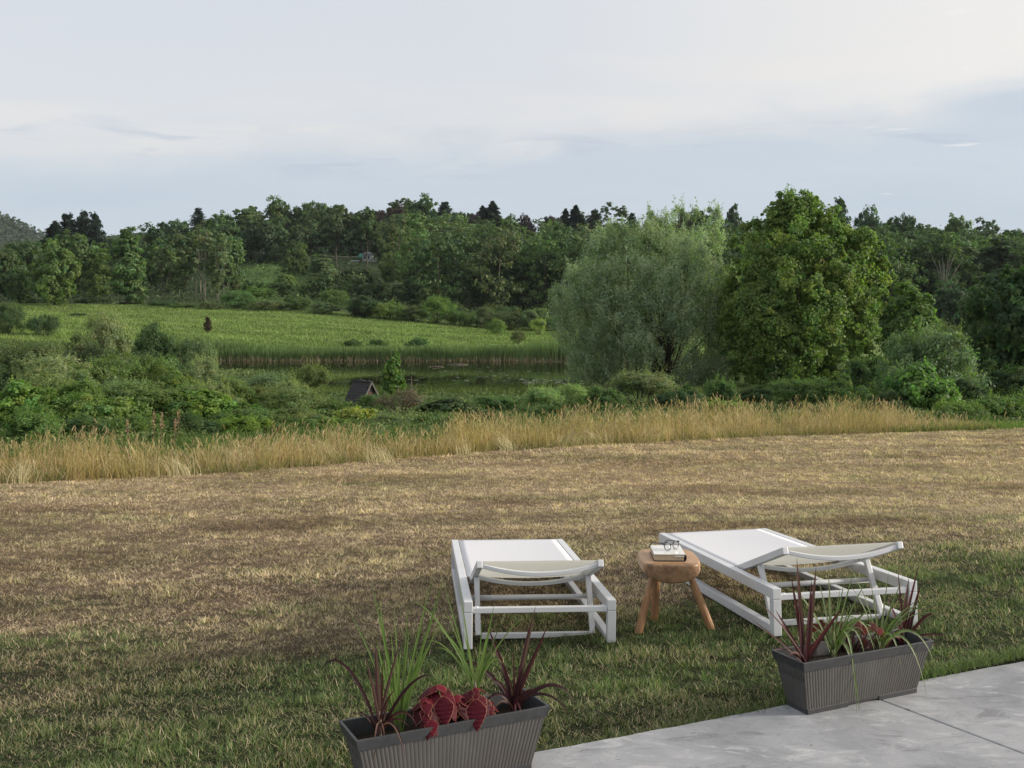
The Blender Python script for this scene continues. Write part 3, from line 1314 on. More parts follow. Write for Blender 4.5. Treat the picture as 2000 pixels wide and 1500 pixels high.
strap_plant('cordyline', 'burgundy spiky cordyline at the right end of the planter with crimson leaves', 'spiky plant', (1005, 1378), YD, [
    (1046, 1184, .05, .0, 1.2), (1069, 1223, .03, .0, 1.1), (950, 1216, .02, .0, 1.15), (889, 1296, .0, .05, 1.1), (1126, 1376, .0, .075, 1.0),
    (1116, 1405, -.05, .07, .9), (1008, 1425, -.06, .05, .8), (1022, 1417, -.06, .05, .7), (978, 1303, .02, .02, .9), (1002, 1265, .05, .0, .7),
    (944, 1383, -.03, .05, .8), (1053, 1352, .03, .03, .7), (1030, 1250, .04, .0, 1.1), (957, 1330, -.01, .03, .9), (960, 1400, -.05, .04, .6), (1035, 1215, .08, .0, 1.0),
    (985, 1345, .0, .0, .8), (1060, 1365, -.01, .04, .7), (1022, 1300, -.01, .0, 1.0), (1016, 1330, -.02, .0, .9), (995, 1330, .0, .0, 1)], .0135, DK, 4)


# ---- coleus
def leaf_heart(c, nrm, tipdir, L, Wd, c_in, c_edge):
    """toothed heart leaf as a fan of strips with a pale edge; returns quads and colours"""
    nrm = Vector(nrm).normalized()
    t = Vector(tipdir)
    t = (t - nrm * t.dot(nrm)).normalized()
    s = nrm.cross(t)
    Q, K = [], []
    n = 40

    def prof(u):          # half width along the leaf 0..1
        return Wd * .5 * ((math.sin(u / .28 * math.pi / 2) ** .6 if u < .28 else max(0, 1 - ((u - .28) / .72) ** 1.45)) * (1 + .022 * math.cos(u * 90)))

    def P(u, w):          # w -1..1
        h = prof(u) * w
        z = -.07 * Wd * abs(w) ** 1.5 - .17 * L * max(0, u - .25) ** 2 + .04 * Wd * abs(w) + .020 * Wd * math.sin(u * 40) * abs(w)
        back = -.10 * L * max(0, (.12 - u) / .12) * abs(w)
        return Vector(c) + t * (L * (u - .12) + back) + s * h + nrm * z
    for i in range(n):
        u0, u1 = i / n, (i + 1) / n
        for a, b, col in ((-1, -.93, c_edge), (-.93, -.45, c_in), (-.45, 0, c_in), (0, .45, c_in), (.45, .93, c_in), (.93, 1, c_edge)):
            Q.append([P(u0, a), P(u0, b), P(u1, b), P(u1, a)])
            k = (.75 + .5 * (abs(math.sin((u0 - abs(a) * .28) * 22)) ** .5)) * (1.35 if abs(a) < .3 and abs(b) < .3 else 1)
            K.append(tuple(q * (k if col is c_in else 1) for q in col))
    return Q, K


def coleus(name, label, leaves, origin):
    root = empty(name, origin)
    tag(root, label, 'coleus plant')
    Q, K = [], []
    stems = MB()
    for (c, L, Wd, tip, up, cin) in leaves:
        c = c - origin
        q, k = leaf_heart(c, up, tip, L, Wd, cin, (.34, .15, .10))
        Q += q
        K += k
        stems.tube([(c.x * .3, .02, -.02), (c.x * .8, c.y * .5 + .01, c.z * .6), tuple(c - Vector(tip).normalized() * L * .1)], [.0035, .003, .0015], 6)
    link('leaves', np_mesh(name + '_leaves', np.array([[tuple(v) for v in q] for q in Q]), np.array(K), M_COLEUS), root)
    stems.build('stem', M_CSTEM, root, smooth=True)
    return root


M_COLEUS = leaf_mat('coleus_leaf', .15, .65, .2, use_obj=False)
M_CSTEM = simple_mat('purple_stem', (.06, .02, .02), .6)
r1, r2, r3 = (.062, .003, .009), (.036, .003, .007), (.115, .007, .016)
def whorls(spec, seed):
    """leaves in pairs up each stem: (px, py, Y of the tip, spread, big)"""
    rr = random.Random(seed)
    out = []
    for (px, py, Y, sz, nlow) in spec:
        top = at(px, py, Y)
        for tier, (n, r, dz, L, droop, up) in enumerate(((4, .008, .0, .036, .05, 1.5), (5, .022, -.010, .056, -.30, 1.0), (nlow, .034, -.030, .074, -1.0, .45))):
            a0 = rr.uniform(0, 6.28)
            for i in range(n):
                if tier == 2:
                    a = -math.pi / 2 + (i - (n - 1) / 2) * .62 + rr.uniform(-.15, .15)
                else:
                    a = a0 + 6.283 * i / n + rr.uniform(-.3, .3)
                ca, sa = math.cos(a), math.sin(a)
                c = top + Vector((ca * r * sz, sa * r * sz, dz * sz + rr.uniform(-.006, .006)))
                Lf = L * sz * rr.uniform(.85, 1.15)
                out.append((c, Lf, Lf * rr.uniform(.70, .82), (ca, sa, droop + rr.uniform(-.2, .2)), (ca * .55, sa * .55, up), (r3, r1, r2)[tier] if rr.random() < .75 else r1))
    return out


cl = whorls([(856, 1342, 3.01, 1.0, 4), (926, 1348, 3.06, 1.0, 4), (892, 1362, 3.03, .8, 3), (832, 1366, 2.97, .8, 3), (838, 1402, 2.945, .55, 3), (950, 1372, 3.06, .7, 3)], 5) + [
    (at(866, 1372, 2.955), .080, .062, (.10, -.35, -1), (.02, -1, .35), r1), (at(930, 1378, 2.99), .086, .064, (.06, -.35, -1), (.06, -1, .35), r1),
    (at(842, 1412, 2.925), .046, .042, (.12, -.35, -1), (.0, -1, .45), r3)]
coleus('coleus', 'crimson coleus with broad toothed heart shaped leaves spilling over the planter front', cl, at(880, 1415, 3.0))

# ---- right hand planter
YE = 3.60
strap_plant('cordyline', 'upright red brown cordyline at the left end of the planter before the right lounger', 'spiky plant', (1571, 1287), YE, [
    (1556, 1089, .06, .0, 1.3), (1594, 1106, .07, .0, 1.25), (1585, 1129, .05, .0, 1.3), (1545, 1123, .05, .0, 1.1), (1514, 1190, .02, .0, 1.15), (1476, 1173, -.02, .02, .5),
    (1464, 1206, -.02, .0, .6), (1643, 1188, .03, .0, 1.2), (1538, 1288, -.05, .03, .7), (1612, 1245, .02, .02, .8), (1560, 1180, .02, .0, 1), (1582, 1200, .02, .0, 1.1),
    (1508, 1270, -.03, .02, .4)], .0150, RD, 11)
YF = 3.70
strap_plant('ornamental_grass', 'arching striped green grass left of centre in the planter before the right lounger', 'grass plant', (1627, 1274), YF, [
    (1617, 1101, .05, .0, 1), (1578, 1175, .03, .0, 1.2), (1598, 1126, .06, .0, 1), (1650, 1131, .05, .0, 1), (1527, 1152, .0, .07, .8), (1680, 1407, -.12, .17, 1.9),
    (1674, 1400, -.15, .21, 1.5), (1667, 1118, .06, .02, .8), (1694, 1306, -.08, .14, 1.3), (1700, 1190, .05, .02, .9), (1712, 1294, -.05, .16, 1.3), (1640, 1150, .03, .0, 1.1),
    (1605, 1200, .03, .0, 1.1), (1692, 1135, .06, .02, .7), (1660, 1180, .02, .0, 1), (1618, 1160, .04, .0, 1.2), (1545, 1215, .0, .05, .7), (1720, 1185, .04, .04, .8),
    (1650, 1205, .0, .03, .8), (1690, 1240, -.03, .06, .7), (1598, 1228, .0, .01, 1), (1632, 1285, -.08, .10, .8)], .0088, VG, 12)
YG = 3.78
strap_plant('ornamental_grass', 'arching green grass right of centre in the planter before the right lounger', 'grass plant', (1716, 1262), YG, [
    (1764, 1124, .05, .0, .9), (1736, 1115, .05, .0, .9), (1811, 1366, -.14, .15, 1.7), (1763, 1323, -.10, .12, 1.4), (1829, 1308, -.08, .12, 1.4), (1882, 1202, .0, .12, .7),
    (1922, 1241, .02, .16, .6), (1700, 1130, .04, .0, .9), (1660, 1145, .02, .03, .8), (1746, 1165, .04, .0, 1.1), (1727, 1188, .02, .0, 1.1), (1690, 1180, .02, .02, .8),
    (1640, 1215, -.02, .06, .7), (1790, 1190, .02, .05, .8), (1712, 1215, .0, .0, 1.4), (1733, 1210, .0, .0, 1.2), (1765, 1215, -.02, .05, .8), (1625, 1262, -.05, .07, .6),
    (1690, 1222, -.03, .03, .9), (1800, 1170, .05, .03, .7), (1850, 1215, .0, .08, .6), (1650, 1100, .05, .05, .6)], .0082, VG + GN[:1], 13)
YH = 3.86
strap_plant('cordyline', 'upright red brown cordyline at the right end of the planter before the right lounger', 'spiky plant', (1764, 1253), YH, [
    (1794, 1103, .05, .0, 1.0), (1775, 1127, .04, .0, 1.4), (1753, 1108, .05, .0, .8), (1797, 1142, .03, .0, 1.4), (1733, 1163, .02, .0, .8), (1834, 1200, .0, .04, 1.0),
    (1729, 1277, -.08, .06, 1.6), (1833, 1262, -.02, .02, .8), (1850, 1243, .0, .02, .6), (1745, 1190, .0, .0, .9), (1780, 1190, .0, .0, 1.2), (1790, 1240, .0, .0, .5)], .0140, RD, 14)
b1, b2 = (.11, .020, .014), (.06, .014, .010)
cl2 = [(at(1592 + dx, 1222 + dy, 3.72 + k * .006), .042, .034, (tx, -.4, tz_), (.2 * tx, -.8, .6), (b1, b2)[k % 2]) for k, (dx, dy, tx, tz_) in enumerate([
    (0, 0, -.6, -.5), (12, -8, -.2, -.8), (30, 5, .3, -.8), (48, -4, .6, -.3), (62, 0, -.4, -.7), (80, -6, .4, -.6), (96, 2, -.2, -.9), (110, -2, .5, -.7), (124, 8, .6, -.6),
    (20, 20, -.4, -.9), (44, 22, .2, -.9), (70, 24, -.3, -.9), (92, 26, .3, -.9), (116, 26, .2, -1), (60, 40, .0, -1), (84, 42, -.2, -1), (106, 42, .3, -1), (36, 38, -.3, -.9)])]
coleus('coleus', 'rusty red coleus half hidden behind the arching grass of the right planter', cl2, at(1660, 1272, 3.74))

# ------------------------------------------------------------------ lawn, tall dry grass, ground cover (stuff)
def blades(x, y, z, h, lean, wid, col, rng, nseg=2, curl=.5, az=None):
    N = len(x)
    if az is None:
        az = rng.uniform(0, 2 * np.pi, N)
    base = np.stack([x, y, z], 1)
    d = np.stack([np.cos(az), np.sin(az), np.zeros(N)], 1)
    P = []
    for i in range(nseg + 1):
        t = i / nseg
        out = lean * (t * (1 - curl) + t * t * curl)
        up = h * (t - .35 * (lean / np.maximum(h, 1e-6)).clip(0, 1.6) * t * t * curl)
        P.append(base + d * out[:, None] + np.array([0, 0, 1.0]) * up[:, None])
    P = np.stack(P, 1)
    sa = az + np.pi / 2 + rng.uniform(-.9, .9, N)
    # mostly facing across the view so that thin blades keep their width
    sdir = np.stack([np.cos(sa), np.sin(sa) * .6, np.zeros(N)], 1)
    taper = np.array([1 - .75 * (i / nseg) ** 1.5 for i in range(nseg + 1)])
    Wv = sdir[:, None, :] * (wid[:, None] * taper[None])[:, :, None] * .5
    return strips(P, Wv, col)


def under_rails(x, y):
    bad = np.zeros(len(x), bool)
    for (lx, ly, yaw) in ((.1309, 4.663, .0904), (1.5488, 4.6663, .1478)):
        u = (x - lx) * math.cos(yaw) + (y - ly) * math.sin(yaw)
        v = -(x - lx) * math.sin(yaw) + (y - ly) * math.cos(yaw)
        inside = (v > -.015) & (v < 1.82)
        bad |= inside & (np.abs(np.abs(u) - .3345) < .0235)
        bad |= (np.abs(v - .19) < .03) & (np.abs(u) < .30)
    return bad


def build_lawn():
    rng = np.random.default_rng(11)
    Qs, Ks = [], []
    for (y0, y1, dens, nseg, hh, ww) in ((2.4, 4.2, 20000, 2, .027, .0031), (4.2, 6.2, 15000, 1, .029, .0038), (6.2, 9.5, 7500, 1, .036, .0054), (9.5, 14, 4600, 1, .040, .0085), (14, 27, 2200, 1, .046, .0145)):
        xm = .60 * y1 + .6
        n = int(dens * (y1 - y0) * 2 * xm)
        y = rng.uniform(y0, y1, n)
        x = rng.uniform(-xm, xm, n)
        keep = (np.abs(x) < .56 * y + .7) & ~under_rails(x, y) & (y > 3.190 + .448 * x + .035 * fbm(x * 7, x * 0 + 2.5, 68) + .015 * rng.random(n)) & (y < edge_y(x) + 1.2)
        x, y = x[keep], y[keep]
        n = len(x)
        z = terr(x, y) - .004
        dry, gr, g = ground_cols(x, y, True)
        isg = rng.random(n) < np.clip(g * 1.15 - .08, .05, .93)
        clump = fbm(x * 3.2, y * 7.0, 61, 3)
        fine = fbm(x * 9, y * 16, 62, 2)
        c = np.where(isg[:, None], gr, dry)
        c = c * (rng.uniform(.72, 1.36, n) * (.76 + .56 * fine))[:, None]
        cs = .0058 * (y0 + y1) * .5                        # tufts, a few centimetres across
        tuft = np.clip((fbm(x / cs, y / (cs * 2.2), 63, 2) - .5) * 1.9 + .5, 0, 1)
        c = c * (.80 + .40 * tuft)[:, None]
        fs = (5.0 / (.5 * (y0 + y1))) ** .6
        wob = fbm(x * 1.1, y * 1.1, 65) * 1.2
        rg = np.abs(fbm(x * 5.5 * fs, (y + .1 * wob) * 13 * fs, 66, 3) - .5) * 2
        rg2 = np.abs(fbm(x * 11 * fs + 5, y * 19 * fs, 67, 2) - .5) * 2
        gap = np.clip((1 - sm01(rg / .17)) + .7 * (1 - sm01(rg2 / .12)), 0, 1)
        gap = gap * np.interp(y, [8, 13], [1, .5])
        c = c * (1 - .54 * gap)[:, None]  # shade between the tufts put into the blade colour
        thatch = (rng.random(n) < .20) & ~isg
        c[thatch] *= np.array([.45, .40, .36])
        straw = (rng.random(n) < (.05 + 1.1 * np.clip(fbm(x * 1.6, y * 3.2, 51) - .42, 0, 1))) & (g > .3)
        c[straw] = np.array([.46, .385, .25]) * rng.uniform(.6, 1.25, straw.sum())[:, None]
        h = hh * rng.uniform(.40, 1.25, n) * np.clip(.75 + 1.1 * (clump - .5) + .9 * (fine - .5), .6, 1.4) * (.8 + .5 * g) * (.9 + .2 * tuft) * (1 - .6 * gap)
        lean = hh * rng.uniform(.2, 1.5, n) * (1.1 - .2 * g)
        az = rng.uniform(0, 2 * np.pi, n)
        q, k = blades(x, y, z, h, lean, ww * rng.uniform(.6, 1.3, n), c, rng, nseg, az=az)
        Qs.append(q)
        Ks.append(k)
    # tufts along the terrace edge
    n = 5000
    x = rng.uniform(-1.2, 3.2, n)
    y = 3.195 + .448 * x + np.abs(rng.normal(0, .03, n)) - .03 * rng.random(n) ** 2
    c, g = ground_cols(x, y)
    c = c * rng.uniform(.5, 1.3, n)[:, None]
    q, k = blades(x, y, terr(x, y), rng.uniform(.02, .06, n), rng.uniform(.01, .05, n), np.full(n, .0034), c, rng, 2)
    Qs.append(q)
    Ks.append(k)
    o = link('lawn_grass', np_mesh('lawn_grass', np.concatenate(Qs), np.concatenate(Ks), M_BLADE))
    tag(o, 'short mown lawn, parched tan with green patches and green beside the terrace', 'lawn', kind='stuff')


build_lawn()


def build_tall_grass():
    rng = np.random.default_rng(21)
    Qs, Ks = [], []
    n = 58000
    x = rng.uniform(-13, 13, n)
    e = edge_y(x)
    # depth of the band: thinner and greener to the far right
    dep = np.interp(x, [-14, -3, 3, 8, 11, 15], [1.5, 1.9, 2.4, 2.0, 1.0, .6])
    t = rng.random(n) ** 1.25
    y = e + .1 + dep * t + .35 * (fbm(x * .9, x * .3, 71) - .5) * 2
    cl = fbm(x * 1.6, y * 1.6, 72, 4)
    keep = rng.random(n) < np.clip((cl - .33) * 4.0, .06, 1) * np.interp(x, [7, 9.5], [1, .04])
    x, y, cl = x[keep], y[keep], cl[keep]
    n = len(x)
    z = terr(x, y) - .01
    big = fbm(x * .45 + 4, y * .3, 73, 3)
    h = (.26 + .62 * np.clip((cl - .3) * 1.8, 0, 1) * (.4 + big)) * (.35 + .95 * rng.random(n) ** 2.0) * np.interp(x, [-14, -5, 3, 6.5, 8.5, 13], [.62, .68, .82, .88, .5, .3])
    leanaz = rng.uniform(0, 6.28, n)
    leanaz = np.where(rng.random(n) < .5, (fbm(x * .8, y * .8, 74) - .5) * 16, leanaz)
    lean = h * np.abs(rng.normal(.15, .32, n))
    pale = np.array([.58, .455, .265])
    gold = np.array([.49, .345, .155])
    pink = np.array([.36, .235, .155])
    grn = np.array([.20, .23, .085])
    k = rng.random(n)[:, None]
    c = pale * k + gold * (1 - k)
    c = np.where((rng.random(n) < .12)[:, None], pink, c)
    pg = .09 + .45 * sm01((t[keep] - .55) / .4) + .5 * sm01((x - 8) / 3)
    c = np.where((rng.random(n) < pg)[:, None], grn, c)
    c = c * rng.uniform(.7, 1.3, n)[:, None]
    q, kk = blades(x, y, z, h, lean, rng.uniform(.003, .007, n), c, rng, 4, .8, az=leanaz)
    Qs.append(q)
    Ks.append(kk)
    # leafy low growth inside the band
    m = 42000
    x2 = rng.uniform(-13, 9.5, m)
    y2 = edge_y(x2) + np.interp(x2, [-14, 3, 11, 15], [1.6, 2.4, 1.0, .6]) * rng.random(m) ** 1.3 + .05
    c2 = np.where((rng.random(m) < .3 + .45 * sm01((x2 - 8) / 3))[:, None], grn, pale * .8) * rng.uniform(.5, 1.2, m)[:, None]
    q, kk = blades(x2, y2, terr(x2, y2), rng.uniform(.05, .2, m), rng.uniform(.03, .22, m), rng.uniform(.006, .012, m), c2, rng, 3, .8)
    Qs.append(q)
    Ks.append(kk)
    # short green growth where the dry band runs out at the right
    m = 30000
    x3 = rng.uniform(7.2, 15, m)
    y3 = edge_y(x3) + rng.random(m) * 6
    c3 = np.array([.15, .22, .06]) * rng.uniform(.6, 1.35, m)[:, None]
    q, kk = blades(x3, y3, terr(x3, y3), rng.uniform(.04, .14, m), rng.uniform(.02, .08, m), rng.uniform(.012, .02, m), c3, rng, 2, .7)
    Qs.append(q)
    Ks.append(kk)
    # seed heads: a wider tuft near the top of some stalks
    s = rng.random(n) < .48
    ns = s.sum()
    az = leanaz[s]
    tip = np.stack([x[s] + np.cos(az) * lean[s] * .9, y[s] + np.sin(az) * lean[s] * .9, z[s] + h[s] * .9], 1)
    for r in range(2):
        L = rng.uniform(.05, .11, ns)
        dr = np.stack([np.cos(az) * .5 + rng.normal(0, .2, ns), np.sin(az) * .5 + rng.normal(0, .2, ns), np.full(ns, .9)], 1) * L[:, None]
        P = np.stack([tip - dr * .4, tip + dr * .1, tip + dr * .6], 1)
        sw = np.stack([np.ones(ns), rng.normal(0, .4, ns), np.zeros(ns)], 1) * rng.uniform(.003, .006, ns)[:, None]
        Wv = np.stack([sw * .3, sw, sw * .15], 1)
        cc = np.where((rng.random(ns) < .35)[:, None], np.array([.40, .265, .175]), np.array([.55, .43, .26])) * rng.uniform(.75, 1.2, ns)[:, None]
        q, kk = strips(P, Wv, cc)
        Qs.append(q)
        Ks.append(kk)
    # bundles lying over towards the mown lawn
    for (px, py, azd) in ((470, 915, 2.5), (480, 912, 2.2), (640, 895, 2.7), (655, 900, 3.0), (745, 905, 2.2), (40, 945, 2.0), (520, 905, 1.9), (1270, 866, .5), (1280, 862, .9), (990, 880, 2.4), (1170, 868, 2.3), (1390, 855, 2.6), (900, 888, 2.1), (350, 930, 2.3), (1110, 872, .7)):
        Y = 13
        for _ in range(8):                      # walk onto the terrain
            p = at(px, py, Y)
            Y += (p.z - tz(p.x, Y)) * 8
            Y = max(8, min(24, Y))
        p = at(px, py, Y)
        nb = 60
        xb = p.x + rng.normal(0, .10, nb)
        yb = p.y + rng.normal(.05, .07, nb)
        hb = rng.uniform(.15, .42, nb)
        lb = hb * rng.uniform(.5, 1.5, nb)
        cb = np.array([.60, .51, .33]) * rng.uniform(.75, 1.25, nb)[:, None]
        q, kk = blades(xb, yb, terr(xb, yb), hb, lb, rng.uniform(.005, .008, nb), cb, rng, 4, .9, az=rng.normal(azd, .35, nb))
        Qs.append(q)
        Ks.append(kk)
    o = link('tall_dry_grass', np_mesh('tall_dry_grass', np.concatenate(Qs), np.concatenate(Ks), M_STRAW))
    tag(o, 'band of tall straw coloured grass in seed along the far edge of the mown lawn', 'tall grass', kind='stuff')


build_tall_grass()


def leaf_quads(c, nrm, tdir, L, Wd):
    """kite shaped leaves: centres, normals, long axes"""
    nrm = nrm / np.maximum(np.linalg.norm(nrm, axis=1, keepdims=True), 1e-6)
    t = tdir - nrm * (tdir * nrm).sum(1, keepdims=True)
    t = t / np.maximum(np.linalg.norm(t, axis=1, keepdims=True), 1e-6)
    b = np.cross(nrm, t)
    L = np.broadcast_to(L, (len(c),))[:, None]
    Wd = np.broadcast_to(Wd, (len(c),))[:, None]
    return np.stack([c - t * L * .5, c + b * Wd * .5 + t * L * .05, c + t * L * .5, c - b * Wd * .5 + t * L * .05], 1)


def build_cover():
    rng = np.random.default_rng(31)
    # weedy ground cover between the dry grass and the pond
    n = 230000
    y = 14 + (104 - 14) * rng.random(n) ** 1.6
    x = rng.uniform(-.66, .66, n) * y
    keep = (y > edge_y(x) + 1.4) & (pond_in(x, y) < .15) & ((y < 60) | (x < -12) | (x > 18))
    x, y = x[keep], y[keep]
    n = len(x)
    lump = fbm(x * .8, y * .8, 81, 4)
    hgt = np.clip(lump - .2, .05, 1) * .75 * np.interp(y, [14, 22, 40, 52, 60, 104], [.8, 1, .8, .35, .5, 1.0])
    rise = np.maximum(0, 0)
    z = terr(x, y) + hgt * rng.random(n) ** .7 + rise
    nr = rng.normal(0, .55, (n, 3)) + np.array([0, -.35, .8])
    td = rng.normal(0, 1, (n, 3))
    sc = np.interp(y, [14, 30, 60, 104], [.055, .085, .15, .3]) * rng.uniform(.6, 1.4, n)
    a = np.array([.065, .105, .032])
    b = np.array([.13, .175, .055])
    k = np.clip(fbm(x * .25, y * .25, 83) * 1.6 - .3 + rng.normal(0, .2, n), 0, 1)[:, None]
    c = (a * (1 - k) + b * k) * rng.uniform(.6, 1.35, n)[:, None]
    o = link('ground_cover', np_mesh('ground_cover', leaf_quads(np.stack([x, y, z], 1), nr, td, sc, sc * .5), c, M_BLADE))
    tag(o, 'low tangle of green weeds between the tall dry grass and the pond', 'ground cover', kind='stuff')
    # tall seeded dock stalks and leafy weeds just behind the dry grass on the left
    Qs, Ks = [], []
    m = 9000
    px = rng.uniform(-150, 1150, m)
    Y = rng.uniform(14.5, 18.5, m)
    x = (px - 1000) / 2000 * Y
    Y = np.maximum(Y, edge_y(x) + 1.3 + rng.random(m) * 2.2)
    x = (px - 1000) / 2000 * Y
    hh = rng.uniform(.10, .34, m) * (.3 + fbm(x * 1.2, Y, 91))
    c = np.array([.11, .165, .05]) * rng.uniform(.6, 1.4, m)[:, None]
    q, kk = blades(x, Y, terr(x, Y), hh, hh * .25, np.full(m, .012), c, rng, 3, .7)
    Qs.append(q)
    Ks.append(kk)
    o = link('green_weeds', np_mesh('green_weeds', np.concatenate(Qs), np.concatenate(Ks), M_BLADE))
    tag(o, 'upright green weeds rising behind the tall dry grass on the left', 'weeds', kind='stuff')
    # meadow sward
    n = 120000
    y = rng.uniform(103, 176, n)
    x = rng.uniform(-.62, .16, n) * y
    z = terr(x, y)
    c = (np.array([.185, .250, .080]) * (.55 + .9 * fbm(x * .15, y * .35, 12))[:, None] * (1 - .25 * (fbm(x * .5, y * 1.3, 13) > .58))[:, None]) * rng.uniform(.75, 1.3, n)[:, None]
    h = rng.uniform(.12, .38, n)
    q, kk = blades(x, y, z - .03, h, h * .5, rng.uniform(.08, .2, n), c, rng, 1, .5)
    o = link('meadow_grass', np_mesh('meadow_grass', q, kk, M_BLADE))
    tag(o, 'bright green meadow grass on the slope beyond the pond', 'meadow', kind='stuff')
    # reeds: far bank, with dead brown bases, and the bed on the near bank
    Qs, Ks = [], []
    m = 26000
    x = rng.uniform(-36, 27, m)
    y = 100.6 + np.abs(rng.normal(0, 1, m)) * 2.6 * np.interp(x, [-36, 0, 27], [.8, 1, 1.6])
    h = (1.25 + .9 * fbm(x * .25, y * .3, 96)) * rng.uniform(.6, 1.12, m) * np.interp(x, [-30, -5, 5, 27], [.8, .85, 1.15, 1.2])
    c = np.array([.125, .185, .070]) * (.65 + .7 * fbm(x * .2, y * .2, 97))[:, None] * rng.uniform(.7, 1.3, m)[:, None]
    q, kk = blades(x, y, np.maximum(terr(x, y), WATER_Z - .05), h, h * .14, rng.uniform(.05, .11, m), c, rng, 3, .7)
    Qs.append(q)
    Ks.append(kk)
    m = 2200
    x = rng.uniform(-36, 27, m)
    y = 100.0 + rng.random(m) * 1.0
    h = rng.uniform(.15, .62, m) * (.2 + fbm(x * .6, x * .1, 98) * 1.3)
    c = np.array([.19, .155, .105]) * rng.uniform(.6, 1.4, m)[:, None]
    q, kk = blades(x, y, np.full(m, WATER_Z - .03), h, h * .3, rng.uniform(.05, .10, m), c, rng, 2, .5)
    Qs.append(q)
    Ks.append(kk)
    o = link('far_reeds', np_mesh('far_reeds', np.concatenate(Qs), np.concatenate(Ks), M_BLADE))
    tag(o, 'green reeds with brown bases along the far bank of the pond', 'reeds', kind='stuff')
    m = 22000
    x = rng.uniform(-10, 17, m)
    y = rng.uniform(45, 58.5, m)
    h = (.7 + .6 * fbm(x * .3, y * .3, 99)) * rng.uniform(.6, 1.1, m) * np.interp(y, [46, 52, 57, 60], [.38, .26, .10, .06])
    c = np.array([.100, .130, .042]) * (.6 + .8 * fbm(x * .4, y * .4, 100))[:, None] * rng.uniform(.7, 1.3, m)[:, None]
    q, kk = blades(x, y, np.maximum(terr(x, y), WATER_Z - .05), h, h * .2, rng.uniform(.03, .06, m), c, rng, 3, .7)
    o = link('near_reeds', np_mesh('near_reeds', q, kk, M_BLADE))
    tag(o, 'olive green reed bed on the near bank of the pond', 'reeds', kind='stuff')


build_cover()


# ------------------------------------------------------------------ pond
def build_pond():
    m, t = new_mat('still_pond_water')
    pos = t.node('ShaderNodeNewGeometry').outputs['Position']
    n = t.noise(t.mapping(pos, (1.2, .5, 1)), 1.6, 4, .6)
    b = t.node('ShaderNodeBump')
    b.inputs['Strength'].default_value = .025
    b.inputs['Distance'].default_value = .05
    t.link(n, b.inputs['Height'])
    d = t.node('ShaderNodeBsdfDiffuse')
    d.inputs[0].default_value = (.012, .013, .008, 1)
    g = t.node('ShaderNodeBsdfGlossy')
    g.inputs['Color'].default_value = (.86, .84, .80, 1)
    g.inputs['Roughness'].default_value = .02
    fr = t.node('ShaderNodeFresnel')
    fr.inputs[0].default_value = 1.33
    for nd in (d, g, fr):
        t.link(b.outputs[0], nd.inputs['Normal'])
    mx = t.node('ShaderNodeMixShader')
    t.link(fr.outputs[0], mx.inputs[0])
    t.link(d.outputs[0], mx.inputs[1])
    t.link(g.outputs[0], mx.inputs[2])
    oo = t.node('ShaderNodeOutputMaterial')
    t.link(mx.outputs[0], oo.inputs['Surface'])
    vs = [(-55, 50, WATER_Z), (40, 50, WATER_Z), (40, 104, WATER_Z), (-55, 104, WATER_Z)]
    me = bpy.data.meshes.new('pond_water')
    me.from_pydata(vs, [], [(0, 1, 2, 3)])
    me.materials.append(m)
    tag(link('pond_water', me), 'dark still pond reflecting the reeds and wood', 'pond', kind='structure')
    rng = np.random.default_rng(41)
    Q = []
    K = []
    spots = []
    for _ in range(420):
        spots.append((rng.normal(1120, 45), rng.normal(705.5, 1.6)))
    for _ in range(220):
        spots.append((rng.normal(1000, 40), rng.normal(703.5, 1.3)))
    for _ in range(90):
        spots.append((rng.uniform(1020, 1150), rng.normal(748, 3.2)))
    for _ in range(500):
        spots.append((rng.normal(1420, 60), rng.normal(722, 8)))
    for _ in range(140):
        spots.append((rng.uniform(650, 1150), rng.uniform(706, 745)))
    for px, py in spots:
        _, dy, dz = ray(px, py)
        if dz > -.02:
            continue
        Y = (WATER_Z - CAM_Z) / dz * dy
        p = at(px, py, Y)
        if pond_in(np.array([p.x]), np.array([p.y]))[0] < .6:
            continue
        r = rng.uniform(.07, .20)
        th = rng.uniform(0, 6.28)
        pts = [(p.x + r * math.cos(th + a), p.y + r * math.sin(th + a), WATER_Z + .012) for a in (0, 1.2, 2.4, 3.6, 4.8, 5.7)]
        Q.append(pts)
        K.append(np.array([.20, .22, .14]) * rng.uniform(.6, 1.5))
    o = link('lily_pads', np_mesh('lily_pads', np.array(Q), np.array(K), leaf_mat('lily_leaf', .05, .25, .6, use_obj=False)))
    tag(o, 'scattered pale lily pads floating on the pond', 'lily pads', kind='stuff')
    for (px, py, ln, rz) in ((851, 717, 1.3, -.1), (893, 713, 1.9, .06)):
        _, dy, dz = ray(px, py)
        Y = (WATER_Z - CAM_Z) / dz * dy
        p = at(px, py, Y)
        b = MB()
        b.tube([(-ln / 2, 0, .02), (-ln * .1, .02, .05), (ln * .3, -.01, .045), (ln / 2, .03, .015)], [.03, .05, .045, .02], 8)
        o = b.build('floating_branch', M_TWIG, None, smooth=True)
        o.location = (p.x, p.y, WATER_Z)
        o.rotation_euler = (0, 0, rz)
        tag(o, 'bare grey branch floating on the pond, the %s of two' % ('shorter left one' if ln < 1.5 else 'longer right one'), 'branch')


build_pond()

